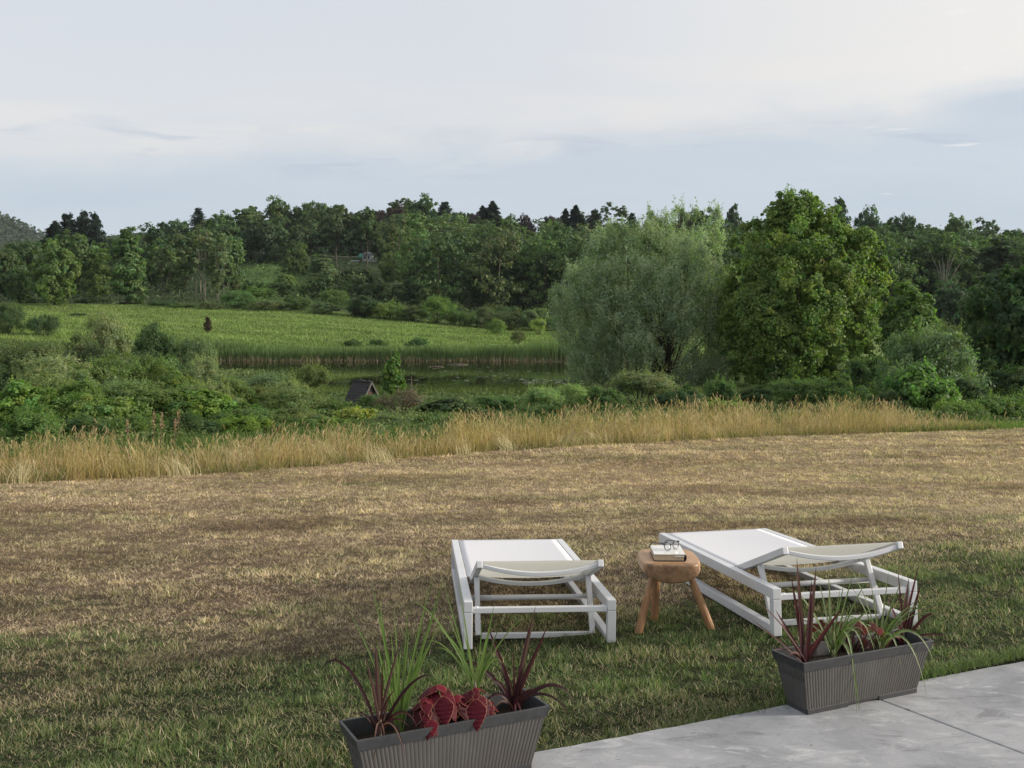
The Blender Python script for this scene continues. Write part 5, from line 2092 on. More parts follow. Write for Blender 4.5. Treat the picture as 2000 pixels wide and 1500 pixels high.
T_, S_ = 'tree', 'shrub'
RIDGE = 'trees on the wooded ridge'
PLANTS = [
    # name, category, label, px, top row, width, distance, kind, tint, group
    ('pine_tree', T_, 'tiny dark pine poking above the left shoulder of the ridge', 390, 409, 34, 372, 'pine', 'spruce', RIDGE),
    ('broadleaf_tree', T_, 'rounded tree capping the left shoulder of the ridge, left of the tiny pine', 345, 426, 80, 365, 'round', 'dark', RIDGE),
    ('broadleaf_tree', T_, 'broad tree on the skyline between the tiny pine and the ragged open crown', 430, 416, 90, 372, 'round', 'mid', RIDGE),
    ('broadleaf_tree', T_, 'ragged open crowned tree on the skyline above the big dark round tree', 487, 401, 66, 376, 'oval', 'mid', RIDGE),
    ('broadleaf_tree', T_, 'first tall full crown on the skyline right of the ragged open one', 545, 392, 80, 380, 'round', 'mid', RIDGE),
    ('broadleaf_tree', T_, 'second tall full crown on the skyline, above the brownish crown', 612, 390, 80, 384, 'round', 'mid', RIDGE),
    ('broadleaf_tree', T_, 'skyline crown rising behind the drooping olive tree', 662, 404, 66, 384, 'oval', 'dark', RIDGE),
    ('broadleaf_tree', T_, 'ragged dark tree on the skyline left of the purple copper beech', 725, 398, 62, 388, 'feather', 'dark', RIDGE),
    ('copper_beech', T_, 'large dark purple copper beech on the ridge above the white house', 768, 404, 84, 368, 'round', 'copper', RIDGE),
    ('broadleaf_tree', T_, 'highest green crown of the ridge, behind the purple copper beech', 785, 387, 62, 398, 'oval', 'mid', RIDGE),
    ('broadleaf_tree', T_, 'high light green crown on the ridge right of the purple copper beech', 832, 387, 74, 384, 'round', 'mid', RIDGE),
    ('spruce_tree', T_, 'dark spruce standing alone between round crowns near the ridge centre', 870, 397, 44, 380, 'pine', 'spruce', RIDGE),
    ('broadleaf_tree', T_, 'green skyline crown just right of the lone dark spruce', 902, 411, 54, 384, 'round', 'dark', RIDGE),
    ('copper_beech', T_, 'small purple crown directly left of the pair of skyline spruces', 928, 416, 42, 372, 'round', 'copper', RIDGE),
    ('spruce_tree', T_, 'shorter left spruce of the pair on the skyline', 943, 405, 34, 376, 'conifer', 'spruce', RIDGE),
    ('spruce_tree', T_, 'taller right spruce of the pair on the skyline', 962, 397, 46, 374, 'conifer', 'spruce', RIDGE),
    ('broadleaf_tree', T_, 'low skyline crown right of the spruce pair', 995, 423, 46, 380, 'round', 'dark', RIDGE),
    ('copper_beech', T_, 'purple crown on the skyline a little right of the spruce pair', 1025, 420, 46, 372, 'spread', 'copper', RIDGE),
    ('broadleaf_tree', T_, 'pale thin crown between two purple crowns on the skyline', 1050, 427, 30, 380, 'feather', 'light', RIDGE),
    ('copper_beech', T_, 'purple crown next to the twin spruces left of the willow top', 1077, 419, 48, 370, 'round', 'copper', RIDGE),
    ('spruce_tree', T_, 'slender left one of the twin spruces near the willow top', 1104, 411, 32, 372, 'conifer', 'spruce', RIDGE),
    ('spruce_tree', T_, 'fuller right one of the twin spruces near the willow top', 1124, 405, 40, 372, 'conifer', 'spruce', RIDGE),
    ('pine_tree', T_, 'broad black green pine behind the left top of the willow', 1162, 414, 56, 364, 'pine', 'spruce', RIDGE),
    ('broadleaf_tree', T_, 'airy feathery tree against the sky behind the black green pine', 1150, 401, 56, 384, 'feather', 'feather', RIDGE),
    ('broadleaf_tree', T_, 'second airy feathery tree against the sky, above the willow', 1194, 399, 70, 386, 'feather', 'feather', RIDGE),
    ('pine_tree', T_, 'small dark pine on the skyline above the middle of the willow', 1232, 420, 40, 370, 'pine', 'spruce', RIDGE),
    ('broadleaf_tree', T_, 'dark crown on the ridge behind the gap between willow and cottonwood', 1375, 414, 80, 330, 'round', 'dark', RIDGE),
    ('broadleaf_tree', T_, 'dark crown just left of the cottonwood top', 1432, 404, 40, 330, 'oval', 'deep', RIDGE),
    ('pine_tree', T_, 'dark pine just right of the cottonwood top', 1638, 394, 50, 330, 'pine', 'deep', RIDGE),
    ('broadleaf_tree', T_, 'dark skyline crown right of the pine beside the cottonwood', 1690, 415, 80, 300, 'round', 'deep', RIDGE),
    ('broadleaf_tree', T_, 'full dark crown on the right skyline, above the yellow green side tree', 1762, 414, 84, 296, 'round', 'dark', RIDGE),
    ('broadleaf_tree', T_, 'thin topped tree on the right skyline beside the full dark crown', 1822, 420, 56, 296, 'feather', 'dark', RIDGE),
    ('broadleaf_tree', T_, 'round crown on the right skyline left of the two wispy tops', 1868, 421, 70, 290, 'round', 'mid', RIDGE),
    ('broadleaf_tree', T_, 'left one of two wispy pale tops on the right skyline', 1925, 428, 62, 286, 'feather', 'feather', RIDGE),
    ('broadleaf_tree', T_, 'right one of two wispy pale tops on the skyline at the edge of view', 1978, 434, 60, 286, 'feather', 'feather', RIDGE),
    ('broadleaf_tree', T_, 'skyline tree at the far right, past the wispy tops', 2040, 440, 90, 286, 'round', 'dark', RIDGE),
    ('broadleaf_tree', T_, 'dark tree on the right slope, beside the cottonwood side lobe', 1742, 470, 90, 222, 'round', 'deep', RIDGE),
    ('broadleaf_tree', T_, 'dark tree on the right slope, left of the bare dead tree', 1800, 480, 90, 216, 'oval', 'dark', RIDGE),
    ('dead_tree', T_, 'bare pale dead tree on the dark slope at right', 1846, 492, 52, 196, 'dead', 'dark', RIDGE),
    ('broadleaf_tree', T_, 'dark tree on the right slope behind the bare dead tree', 1876, 468, 110, 230, 'round', 'dark', RIDGE),
    ('broadleaf_tree', T_, 'dark tree on the right slope under the wispy skyline tops', 1950, 474, 110, 216, 'tall', 'deep', RIDGE),
    ('broadleaf_tree', T_, 'dark tree at the far right of the slope, below the last skyline crown', 2030, 470, 110, 226, 'round', 'dark', RIDGE),
    ('broadleaf_tree', T_, 'low dark tree at the foot of the right slope under the bare dead tree', 1862, 556, 80, 180, 'round', 'deep', RIDGE),
    ('broadleaf_tree', T_, 'low green tree at the foot of the right slope beside the dead tree base', 1905, 560, 70, 170, 'oval', 'mid', RIDGE),
    # middle of the slope
    ('broadleaf_tree', T_, 'big dark round tree with bare trunk at the top of the grassy slope', 507, 429, 104, 305, 'round', 'deep', RIDGE),
    ('broadleaf_tree', T_, 'dull brownish crown right of the big dark round tree', 590, 440, 66, 322, 'oval', 'olive', RIDGE),
    ('broadleaf_tree', T_, 'drooping olive tree with bare trunk in front of the pergola', 658, 405, 74, 292, 'high', 'olive', RIDGE),
    ('broadleaf_tree', T_, 'dark tree with two thin trunks in front of the white house', 717, 412, 66, 293, 'high', 'dark', RIDGE),
    ('broadleaf_tree', T_, 'dark crown right above the white house', 770, 432, 66, 322, 'round', 'deep', RIDGE),
    ('broadleaf_tree', T_, 'green crown on the slope below the light ridge crown', 818, 428, 66, 322, 'oval', 'dark', RIDGE),
    ('broadleaf_tree', T_, 'wide brownish olive crown below the lone dark spruce', 892, 430, 104, 330, 'round', 'olive', RIDGE),
    ('broadleaf_tree', T_, 'green crown below the pair of skyline spruces', 985, 428, 94, 322, 'round', 'mid', RIDGE),
    ('broadleaf_tree', T_, 'yellowish crown below the purple crowns left of the willow', 1084, 439, 74, 306, 'round', 'light', RIDGE),
    ('broadleaf_tree', T_, 'round green crown nearest the left edge of the willow top', 1135, 446, 54, 288, 'round', 'mid', RIDGE),
    ('broadleaf_tree', T_, 'green crown below the low skyline crown right of the spruces', 1040, 452, 60, 304, 'oval', 'mid', RIDGE),
    ('broadleaf_tree', T_, 'dark tree on the slope left of the pale retaining wall', 560, 472, 76, 300, 'round', 'deep', RIDGE),
    ('broadleaf_tree', T_, 'dark crown just behind the left end of the pergola', 636, 446, 74, 321, 'round', 'deep', RIDGE),
    ('broadleaf_tree', T_, 'dark crown behind the right part of the pergola', 690, 440, 80, 322, 'oval', 'deep', RIDGE),
    ('broadleaf_tree', T_, 'dark crown right behind the roof of the white house', 738, 446, 72, 322, 'round', 'dark', RIDGE),
    # front row of the wood
    ('broadleaf_tree', T_, 'dark green tree in the front row of the wood, first left of centre', 870, 481, 74, 232, 'oval', 'dark', RIDGE),
    ('broadleaf_tree', T_, 'dark narrow tree in the front row between two broader dark ones', 932, 488, 62, 226, 'tall', 'deep', RIDGE),
    ('broadleaf_tree', T_, 'tall full tree in the front row of the wood, below the spruce pair', 1005, 476, 92, 228, 'oval', 'dark', RIDGE),
    ('broadleaf_tree', T_, 'dark tree in the front row of the wood, left of the willow', 1084, 486, 84, 222, 'round', 'deep', RIDGE),
    ('broadleaf_tree', T_, 'low dark tree in the front row partly behind the willow edge', 1136, 520, 66, 212, 'round', 'deep', RIDGE),
    ('broadleaf_tree', T_, 'middling green tree just right of the bright bushy tree below the house', 820, 494, 56, 244, 'oval', 'mid', RIDGE),
    ('broadleaf_tree', T_, 'bright yellow green bushy tree below the white house', 762, 490, 50, 252, 'round', 'light', RIDGE),
    ('broadleaf_tree', T_, 'dark low tree directly below the pergola', 690, 524, 56, 248, 'round', 'dark', RIDGE),
    ('broadleaf_tree', T_, 'soft pale green pointed tree left of the pergola', 628, 499, 62, 236, 'tall', 'grey', RIDGE),
    ('broadleaf_tree', T_, 'green bushy tree between the grassy slope and the soft pale pointed tree', 582, 482, 68, 262, 'round', 'mid', RIDGE),
    ('broadleaf_tree', T_, 'green tree low on the slope under the bright bushy tree', 738, 548, 76, 214, 'round', 'dark', RIDGE),
    ('broadleaf_tree', T_, 'green tree low on the slope under the pergola', 668, 552, 70, 214, 'oval', 'mid', RIDGE),
    ('broadleaf_tree', T_, 'green tree low on the slope under the soft pale pointed tree', 610, 552, 70, 206, 'round', 'mid', RIDGE),
    ('broadleaf_tree', T_, 'dark tree low on the slope, left foot of the front row', 800, 548, 66, 210, 'round', 'dark', RIDGE),
    ('broadleaf_tree', T_, 'low bushy tree on the grassy slope beside the birches', 500, 545, 60, 205, 'round', 'mid', RIDGE),
    ('broadleaf_tree', T_, 'low bushy tree on the right part of the grassy slope', 560, 535, 58, 222, 'round', 'light', RIDGE),
    # left side
    ('pine_tree', T_, 'left one of three tall black green pines behind the trees at far left', 136, 424, 66, 262, 'pine', 'spruce', 'tall pines at far left'),
    ('pine_tree', T_, 'middle one of three tall black green pines behind the trees at far left', 166, 419, 62, 264, 'pine', 'spruce', 'tall pines at far left'),
    ('pine_tree', T_, 'right one of three tall black green pines behind the trees at far left', 190, 423, 50, 262, 'pine', 'spruce', 'tall pines at far left'),
    ('pine_tree', T_, 'smaller dark conifer leaning against the left side of the three tall pines', 112, 438, 56, 268, 'conifer', 'spruce', None),
    ('broadleaf_tree', T_, 'bright topped round tree on a short trunk at the left end of the meadow', 107, 477, 100, 172, 'round', 'light', 'trees along the left end of the meadow'),
    ('broadleaf_tree', T_, 'dark tree at the left edge of view, behind the lone meadow bushes', 18, 480, 80, 190, 'round', 'dark', 'trees along the left end of the meadow'),
    ('broadleaf_tree', T_, 'pale green bushy tree between the left edge and the bright topped tree', 36, 522, 56, 176, 'oval', 'mid', 'trees along the left end of the meadow'),
    ('broadleaf_tree', T_, 'wide green tree behind the bright topped round tree', 140, 455, 110, 212, 'round', 'mid', 'trees along the left end of the meadow'),
    ('broadleaf_tree', T_, 'slim light green tree between the bright topped tree and the tall column tree', 196, 490, 52, 188, 'tall', 'light', 'trees along the left end of the meadow'),
    ('broadleaf_tree', T_, 'tall column shaped green tree left of the birches', 248, 451, 84, 180, 'tall', 'mid', 'trees along the left end of the meadow'),
    ('broadleaf_tree', T_, 'dark tree filling the gap between the column tree and the birches', 300, 446, 90, 232, 'round', 'deep', 'trees along the left end of the meadow'),
    ('broadleaf_tree', T_, 'dark tree behind the far left trees, under the distant hill', 52, 466, 90, 236, 'round', 'dark', 'trees along the left end of the meadow'),
    ('birch_tree', T_, 'left birch of the grey green group, lower and bushier', 336, 486, 76, 190, 'birch', 'grey', 'grey green birches at the meadow edge'),
    ('birch_tree', T_, 'tallest birch of the grey green group with pale trunks', 386, 438, 112, 192, 'birch', 'grey', 'grey green birches at the meadow edge'),
    ('birch_tree', T_, 'right birch of the grey green group with white trunks', 428, 464, 64, 188, 'birch', 'grey', 'grey green birches at the meadow edge'),
    # shrub belt at the far edge of the meadow
] 
BELT = [(310, 588, 60, 176, 'dome', 'dark', 'dark bush at the foot of the left birch'),
        (350, 592, 56, 174, 'shrub', 'mid', 'green bush under the tallest birch'),
        (408, 590, 50, 173, 'shrub', 'olive', 'olive bush under the right birch'),
        (462, 567, 84, 177, 'dome', 'mid', 'large dark bush right of the birches, bulging over the meadow edge'),
        (525, 584, 74, 175, 'dome', 'olive', 'olive dome bush right of the large dark bush at the meadow edge'),
        (575, 578, 66, 178, 'shrub', 'mid', 'mid green bush of the belt, under the grassy slope'),
        (628, 590, 60, 172, 'shrub', 'grey', 'grey green bush of the belt, left of the dark round one'),
        (655, 566, 70, 186, 'dome', 'mid', 'taller green bush behind the belt, below the soft pale pointed tree'),
        (710, 578, 62, 172, 'compact', 'deep', 'dark round bush of the belt, below the pergola'),
        (762, 588, 76, 170, 'shrub', 'light', 'light green bush of the belt, right of the dark round one'),
        (808, 596, 64, 168, 'shrub', 'olive', 'olive bush of the belt, left of the bright pointed one'),
        (852, 580, 72, 166, 'wispy', 'bright', 'bright pointed bush standing out of the belt'),
        (906, 600, 66, 163, 'dome', 'mid', 'green bush of the belt, right of the bright pointed one'),
        (950, 598, 66, 161, 'dome', 'olive', 'olive green bush of the belt, behind the lone round meadow bush'),
        (1000, 604, 66, 158, 'shrub', 'olive', 'bush of the belt between the lone round bush and the willow'),
        (1048, 602, 66, 156, 'shrub', 'grey', 'grey leaved bush of the belt close to the willow'),
        (1095, 610, 60, 155, 'dome', 'mid', 'last bush of the belt, half behind the willow'),
        (880, 590, 60, 185, 'dome', 'deep', 'dark bush behind the belt at the foot of the front row trees'),
        (980, 590, 70, 182, 'dome', 'dark', 'dark bush behind the belt under the tall front row tree'),
        (1070, 594, 60, 180, 'dome', 'deep', 'dark bush behind the belt at the left edge of the willow'),
        (250, 590, 60, 182, 'dome', 'mid', 'green bush at the foot of the column shaped tree'),
        (175, 582, 70, 184, 'shrub', 'dark', 'dark bush between the bright topped tree and the column tree'),
        (60, 580, 70, 182, 'shrub', 'mid', 'green bush left of the bright topped tree trunk'),
        (500, 560, 60, 200, 'shrub', 'bright', 'bright low bush on the grassy slope, nearest the birches'),
        (540, 552, 54, 214, 'shrub', 'mid', 'low bush in the middle of the grassy slope'),
        (1440, 600, 90, 150, 'dome', 'dark', 'dark bush seen between willow and cottonwood'),
        (1790, 600, 90, 150, 'dome', 'dark', 'dark bush behind the yellow green side tree'),
        (1930, 600, 110, 140, 'dome', 'dark', 'dark bush at the foot of the right slope'),
        ]
for px, top, w, Y, kind, tint, lab in BELT:
    Y = max(Y, 173) if px < 1300 else Y
    w *= 1.2
    PLANTS.append(('bush', S_, lab, px, top, w, Y, kind, tint, 'bushes along the far edge of the meadow'))
for px, top, w, Y, kind, tint, nm, lab in [
        (85, 604, 70, 113, 'dome', 'dark', 'bush', 'dark rounded bush alone on the left meadow'),
        (12, 588, 100, 113, 'dome', 'dark', 'bush', 'large dark bush cut by the left edge, next to the rounded meadow bush'),
        (150, 610, 40, 150, 'dome', 'deep', 'bush', 'small low dark bush on the meadow track'),
        (406, 619, 22, 132, 'sapling', 'rust', 'cedar_shrub', 'small upright reddish brown cedar alone in the meadow'),
        (968, 621, 54, 160, 'dome', 'light', 'bush', 'round yellow green bush at the right end of the meadow'),
        (1052, 624, 46, 163, 'wispy', 'yellow', 'bush', 'pale yellowish bush between the round meadow bush and the willow'),
        (1010, 644, 40, 140, 'wispy', 'olive', 'bush', 'low olive bush below the round meadow bush'),
        (690, 661, 50, 121, 'shrub', 'mid', 'bush', 'left one of three dark tussocks along the top of the reeds'),
        (735, 662, 56, 119, 'wispy', 'mid', 'bush', 'middle one of three dark tussocks along the top of the reeds'),
        (812, 657, 60, 121, 'shrub', 'mid', 'bush', 'right one of three dark tussocks along the top of the reeds'),
        # left foreground thicket
        (208, 603, 128, 62, 'wispy', 'silver', 'willow_shrub', 'airy silver green willow bush in front of the meadow, left of the dark round tree'),
        (302, 621, 86, 57, 'compact', 'dark', 'round_tree', 'dense dark round small tree in front of the meadow'),
        (254, 679, 150, 43, 'dome', 'light', 'bush', 'yellow green umbrella shaped bush below the dark round tree'),
        (382, 664, 70, 58, 'wispy', 'grey', 'bush', 'pale airy bush right of the dark round tree'),
        (60, 670, 150, 50, 'dome', 'olive', 'bush', 'dull olive bush at far left, below the meadow bushes'),
        (110, 700, 150, 36, 'wispy', 'silver', 'bush', 'grey leaved bush in front of the dull olive bush'),
        (8, 712, 110, 34, 'shrub', 'dark', 'bush', 'dark bush at the left edge above the leafy thicket'),
        (180, 720, 110, 31, 'shrub', 'grey', 'bush', 'grey green bush left below the yellow green umbrella bush'),
        (396, 704, 80, 42, 'wispy', 'silver', 'bush', 'grey silver bush right of the yellow green umbrella bush'),
        (340, 730, 110, 33, 'shrub', 'mid', 'bush', 'green bush just below the yellow green umbrella bush'),
        (520, 730, 110, 34, 'wispy', 'grey', 'bush', 'grey green bush before the left end of the pond'),
        (605, 710, 84, 31, 'wispy', 'olive', 'bush', 'tall olive grey bush left of the small hut'),
        (455, 735, 120, 28, 'shrub', 'mid', 'bush', 'leafy bush in the middle of the left thicket'),
        (560, 752, 120, 25, 'wispy', 'grey', 'bush', 'speckled grey green bush below the tall olive grey one'),
        (30, 752, 130, 20, 'vine', 'bright', 'bush', 'bright leaved bush at the left edge behind the dry grass'),
        (120, 762, 130, 19, 'shrub', 'light', 'bush', 'bright bush second from the left edge behind the dry grass'),
        (215, 772, 120, 19.5, 'vine', 'mid', 'bush', 'dark leaved bush third from the left edge behind the dry grass'),
        (300, 765, 130, 21, 'shrub', 'mid', 'bush', 'leafy bush fourth from the left edge, by the pinkish seed heads'),
        (395, 770, 120, 21.5, 'vine', 'bright', 'bush', 'bright green bush right of the pinkish seed heads'),
        (480, 785, 130, 20.5, 'shrub', 'mid', 'bush', 'green bush behind the dry grass, left of the speckled one'),
        (585, 795, 110, 20.5, 'weed', 'grey', 'bush', 'low weedy bush behind the dry grass under the speckled one'),
        (640, 778, 90, 25, 'shrub', 'mid', 'bush', 'green bush hugging the left wall of the small hut'),
        (694, 789, 90, 23, 'vine', 'yellow', 'sumac_bush', 'yellow green feathery bush in front of the small hut'),
        (640, 815, 80, 20, 'weed', 'bright', 'bush', 'low bright weeds behind the dry grass, left of the feathery bush'),
        (764, 694, 60, 37, 'sapling', 'bright', 'sapling', 'bright green sapling right of the small hut'),
        (778, 752, 90, 29, 'twiggy', 'brown', 'bush', 'brownish half bare twiggy bush below the bright sapling'),
        (738, 764, 62, 33, 'shrub', 'mid', 'bush', 'green bush at the right side of the small hut'),
        (745, 812, 70, 21, 'weed', 'olive', 'bush', 'olive weeds behind the dry grass below the twiggy bush'),
        (884, 778, 110, 28, 'vine', 'dark', 'bush', 'dark leaved bush right of the twiggy bush'),
        (960, 772, 90, 31, 'weed', 'mid', 'bush', 'reedy green bush below the pond centre'),
        (945, 800, 80, 24, 'shrub', 'dark', 'bush', 'dark bush behind the dry grass under the pond centre'),
        (850, 806, 80, 22, 'weed', 'mid', 'bush', 'low weeds behind the dry grass under the dark leaved bush'),
        (1056, 754, 76, 30, 'wispy', 'pale', 'bush', 'left one of two pale leafed bushes below the right pond end'),
        (1114, 748, 76, 31, 'wispy', 'pale', 'bush', 'right one of two pale leafed bushes below the right pond end'),
        (1080, 785, 80, 25, 'shrub', 'mid', 'bush', 'green bush under the two pale leafed bushes'),
        (80, 735, 120, 26, 'wispy', 'grey', 'bush', 'grey bush behind the bright bushes at the left edge'),
        (165, 745, 110, 25, 'shrub', 'mid', 'bush', 'green bush behind the second bright bush from the left edge'),
        (255, 748, 120, 26, 'wispy', 'grey', 'bush', 'pale topped bush behind the pinkish seed heads'),
        (330, 752, 120, 27, 'shrub', 'olive', 'bush', 'olive bush behind the leafy one by the pinkish seed heads'),
        (410, 745, 110, 26, 'wispy', 'silver', 'bush', 'silver topped bush behind the bright green one right of the seed heads'),
        (500, 752, 100, 30, 'wispy', 'olive', 'bush', 'olive bush between the middle leafy bush and the pond end'),
        (560, 742, 90, 28, 'wispy', 'silver', 'bush', 'silvery bush at the foot of the tall olive grey one'),
        (60, 800, 110, 16.5, 'weed', 'mid', 'bush', 'leafy weeds touching the dry grass near the left edge'),
        (160, 808, 110, 17, 'weed', 'dark', 'bush', 'darker weeds touching the dry grass, second from the left edge'),
        (265, 806, 110, 17.5, 'weed', 'mid', 'bush', 'weeds touching the dry grass under the pinkish seed heads'),
        (370, 808, 110, 18, 'weed', 'dark', 'bush', 'dark weeds touching the dry grass right of the pinkish seed heads'),
        (470, 812, 110, 18.3, 'weed', 'bright', 'bush', 'bright weeds touching the dry grass below the middle leafy bush'),
        (560, 815, 100, 18.8, 'weed', 'mid', 'bush', 'weeds touching the dry grass below the silvery bush'),
        (300, 690, 110, 47, 'shrub', 'dark', 'bush', 'dark bush at the foot of the dense dark round tree'),
        (160, 660, 110, 58, 'shrub', 'olive', 'bush', 'olive bush at the foot of the airy silver willow bush'),
        (440, 738, 84, 40, 'wispy', 'mid', 'bush', 'green bush hiding the left tip of the pond'),
        (20, 660, 110, 62, 'dome', 'mid', 'bush', 'green bush at the left edge below the dark meadow bushes'),
        # under and beside the big trees
        (1250, 724, 150, 33, 'wispy', 'silver', 'bush', 'broad pale leafed bush in front of the willow foot'),
        (1172, 752, 80, 30, 'shrub', 'mid', 'bush', 'green bush left of the pale bush at the willow foot'),
        (1335, 752, 90, 31, 'shrub', 'dark', 'bush', 'dark bush right of the pale bush at the willow foot'),
        (1408, 738, 76, 33, 'weed', 'mid', 'bush', 'tall weeds between willow and cottonwood foot'),
        (1470, 750, 90, 34, 'shrub', 'dark', 'bush', 'dark bush at the left foot of the cottonwood'),
        (1545, 738, 110, 35, 'wispy', 'mid', 'bush', 'dark bush at the middle foot of the cottonwood'),
        (1630, 728, 100, 35, 'shrub', 'mid', 'bush', 'dark bush at the right foot of the cottonwood'),
        (1415, 770, 70, 26, 'vine', 'bright', 'bush', 'bright leafed weeds behind the dry grass below the willow and cottonwood gap'),
        (1620, 785, 80, 26, 'weed', 'mid', 'bush', 'green weeds behind the dry grass right of the cottonwood foot'),
        (1700, 690, 90, 40, 'shrub', 'mid', 'bush', 'green bush between the cottonwood and the great rounded bush'),
        (1818, 630, 262, 33, 'dome', 'grey', 'great_bush', 'great rounded grey green bush at right, taller than the hedge'),
        (1800, 708, 120, 29.6, 'vine', 'bright', 'bush', 'bright yellow green vine clump on the front of the great rounded bush'),
        (1745, 760, 90, 29, 'shrub', 'dark', 'bush', 'dark bush at the left foot of the great rounded bush'),
        (1895, 735, 100, 31, 'shrub', 'deep', 'bush', 'dark bush at the right foot of the great rounded bush'),
        (1960, 700, 110, 36, 'shrub', 'deep', 'bush', 'dark bush at the right edge below the dark tree'),
        (1872, 590, 110, 66, 'dome', 'olive', 'bush', 'brownish bush between the yellow green side tree and the dark right tree'),
        (1870, 782, 90, 24, 'weed', 'light', 'bush', 'left part of the low bright green hedge growth at right'),
        (1940, 770, 100, 24.5, 'weed', 'light', 'bush', 'middle part of the low bright green hedge growth at right'),
        (2010, 766, 100, 25, 'weed', 'light', 'bush', 'right end of the low bright green hedge growth, at the frame edge'),
]:
    if Y < 70 and nm == 'bush':
        w *= 1.35
        if px < 400 and kind != 'weed':
            top -= 9
    cat = 'sapling' if nm == 'sapling' else ('tree' if nm == 'round_tree' else S_)
    PLANTS.append((nm, cat, lab, px, top, w, Y, kind, tint, 'bushes between the dry grass and the pond' if Y < 70 else 'bushes on the meadow'))
PLANTS += [
    ('broadleaf_tree', T_, 'yellow green tree right of the cottonwood, behind the great rounded bush', 1768, 549, 126, 54, 'oval', 'light', None),
    ('broadleaf_tree', T_, 'tall dark tree cut by the right edge of view', 1978, 500, 170, 50, 'round', 'dark', None),
    ('broadleaf_tree', T_, 'dark tree behind the right edge tree, beside the brownish bush', 1920, 545, 80, 62, 'oval', 'mid', None),
]
for a in PLANTS:
    plant(*a)


def build_wood():
    """the closed mass of the far wood behind the trees one can tell apart"""
    rng = np.random.default_rng(61)
    Qs, Ks = [], []
    tr = MB()
    k = 0
    while k < 520:
        Y = rng.uniform(205, 420)
        px = rng.uniform(-350, 2450)
        x = (px - 1000) / 2000 * Y
        g = tz(x, Y)
        # stay under the skyline of the named trees
        sky = np.interp(px, [-400, 0, 100, 210, 300, 345, 390, 480, 550, 780, 850, 1000, 1200, 1400, 1650, 1800, 2000, 2500], [470, 470, 462, 462, 440, 432, 425, 412, 402, 398, 400, 428, 425, 418, 420, 426, 440, 450])
        top = sky + rng.uniform(4, 42)
        if 605 < px < 775 and Y < 330:
            top = rng.uniform(526, 560)
        elif 450 < px < 606 and Y < 300:
            top = rng.uniform(545, 575)
        H = row_z(top, Y) - g
        if H < 5:
            if 450 < px < 775 and Y < 330:
                if H < 2.5:
                    continue
            else:
                H = rng.uniform(5, 8)
            if row_z(sky, Y) < g + H:
                continue
        if H > 22:
            continue
        k += 1
        W = min(14, H * rng.uniform(.55, .85))
        lob = dome_lobes(rng, W, H, 22)
        Q, K, _ = crown(rng, lob, 130, 2200, .68, .65, crad=.45)
        Qs.append(Q + np.array([x, Y, g]))
        t = 1.4 * np.array(TINT[('dark', 'mid', 'deep', 'dark', 'olive', 'mid')[rng.integers(0, 6)]]) * rng.uniform(.85, 1.15)
        Ks.append(K * t)
        tr.tube([(x, Y, g - .3), (x + rng.normal(0, .3), Y, g + H * .7)], [.22, .08], 5)
    for _ in range(46):                             # younger trees on the slope below the house
        Y = rng.uniform(200, 296)
        px = rng.uniform(590, 790)
        x = (px - 1000) / 2000 * Y
        g = tz(x, Y)
        H = row_z(rng.uniform(524, 566), Y) - g
        if H < 1.5:
            continue
        W = min(H * 1.1, rng.uniform(5, 9))
        Q, K, _ = crown(rng, dome_lobes(rng, W, H, 20), 90, 1500, .5, .65, crad=.45)
        Qs.append(Q + np.array([x, Y, g]))
        Ks.append(K * np.array(TINT[('dark', 'mid', 'light', 'mid', 'grey')[rng.integers(0, 5)]]) * rng.uniform(1.0, 1.3))
    o = link('far_wood', np_mesh('far_wood', np.concatenate(Qs), np.concatenate(Ks), M_BLADE))
    tag(o, 'dense green wood closing the hillside between the trees one can tell apart', 'wood', kind='stuff')
    t = link('wood_trunks', tr.mesh('wood_trunks', M_BARK, True), o)
    # undergrowth on the slope
    n = 60000
    y = rng.uniform(176, 400, n)
    x = rng.uniform(-.62, .62, n) * y
    z = terr(x, y) + rng.random(n) * 1.6
    nr = rng.normal(0, .5, (n, 3)) + np.array([0, -.4, .8])
    L = rng.uniform(.3, .9, n)
    px = 1000 + 2000 * x / y
    cl = np.exp(-((px - 520) / 70) ** 2)[:, None] * (y < 300)[:, None]
    c = (np.array([.055, .083, .034]) * (1 - cl) + np.array([.10, .16, .045]) * cl) * rng.uniform(.6, 1.4, n)[:, None]
    o2 = link('undergrowth', np_mesh('undergrowth', leaf_quads(np.stack([x, y, z], 1), nr, rng.normal(0, 1, (n, 3)), L, L * .6), c, M_BLADE))
    tag(o2, 'low green undergrowth covering the wooded slope', 'undergrowth', kind='stuff')
    # trees covering the distant hill
    n = 26000
    y = rng.uniform(780, 1150, n)
    x = rng.uniform(-1000, -380, n)
    hz = 74 * np.exp(-((y - 1000) / 260.0) ** 2) * np.exp(-((x + 585) / 115.0) ** 2)
    z = terr(x, y) + hz + 6 * fbm(x * .03, y * .03, 77)
    lump = fbm(x * .06, y * .06, 66, 3)
    z = z + rng.random(n) * 10 * (.4 + lump)
    L = rng.uniform(2.5, 6, n)
    c = np.array([.050, .072, .050]) * (.5 + .8 * lump)[:, None] * rng.uniform(.75, 1.3, n)[:, None]
    o3 = link('hill_forest', np_mesh('hill_forest', leaf_quads(np.stack([x, y, z], 1), rng.normal(0, .5, (n, 3)) + np.array([0, -.4, .8]), rng.normal(0, 1, (n, 3)), L, L * .7), c, M_BLADE))
    tag(o3, 'forest covering the distant hill at the far left', 'forest', kind='stuff')


build_wood()

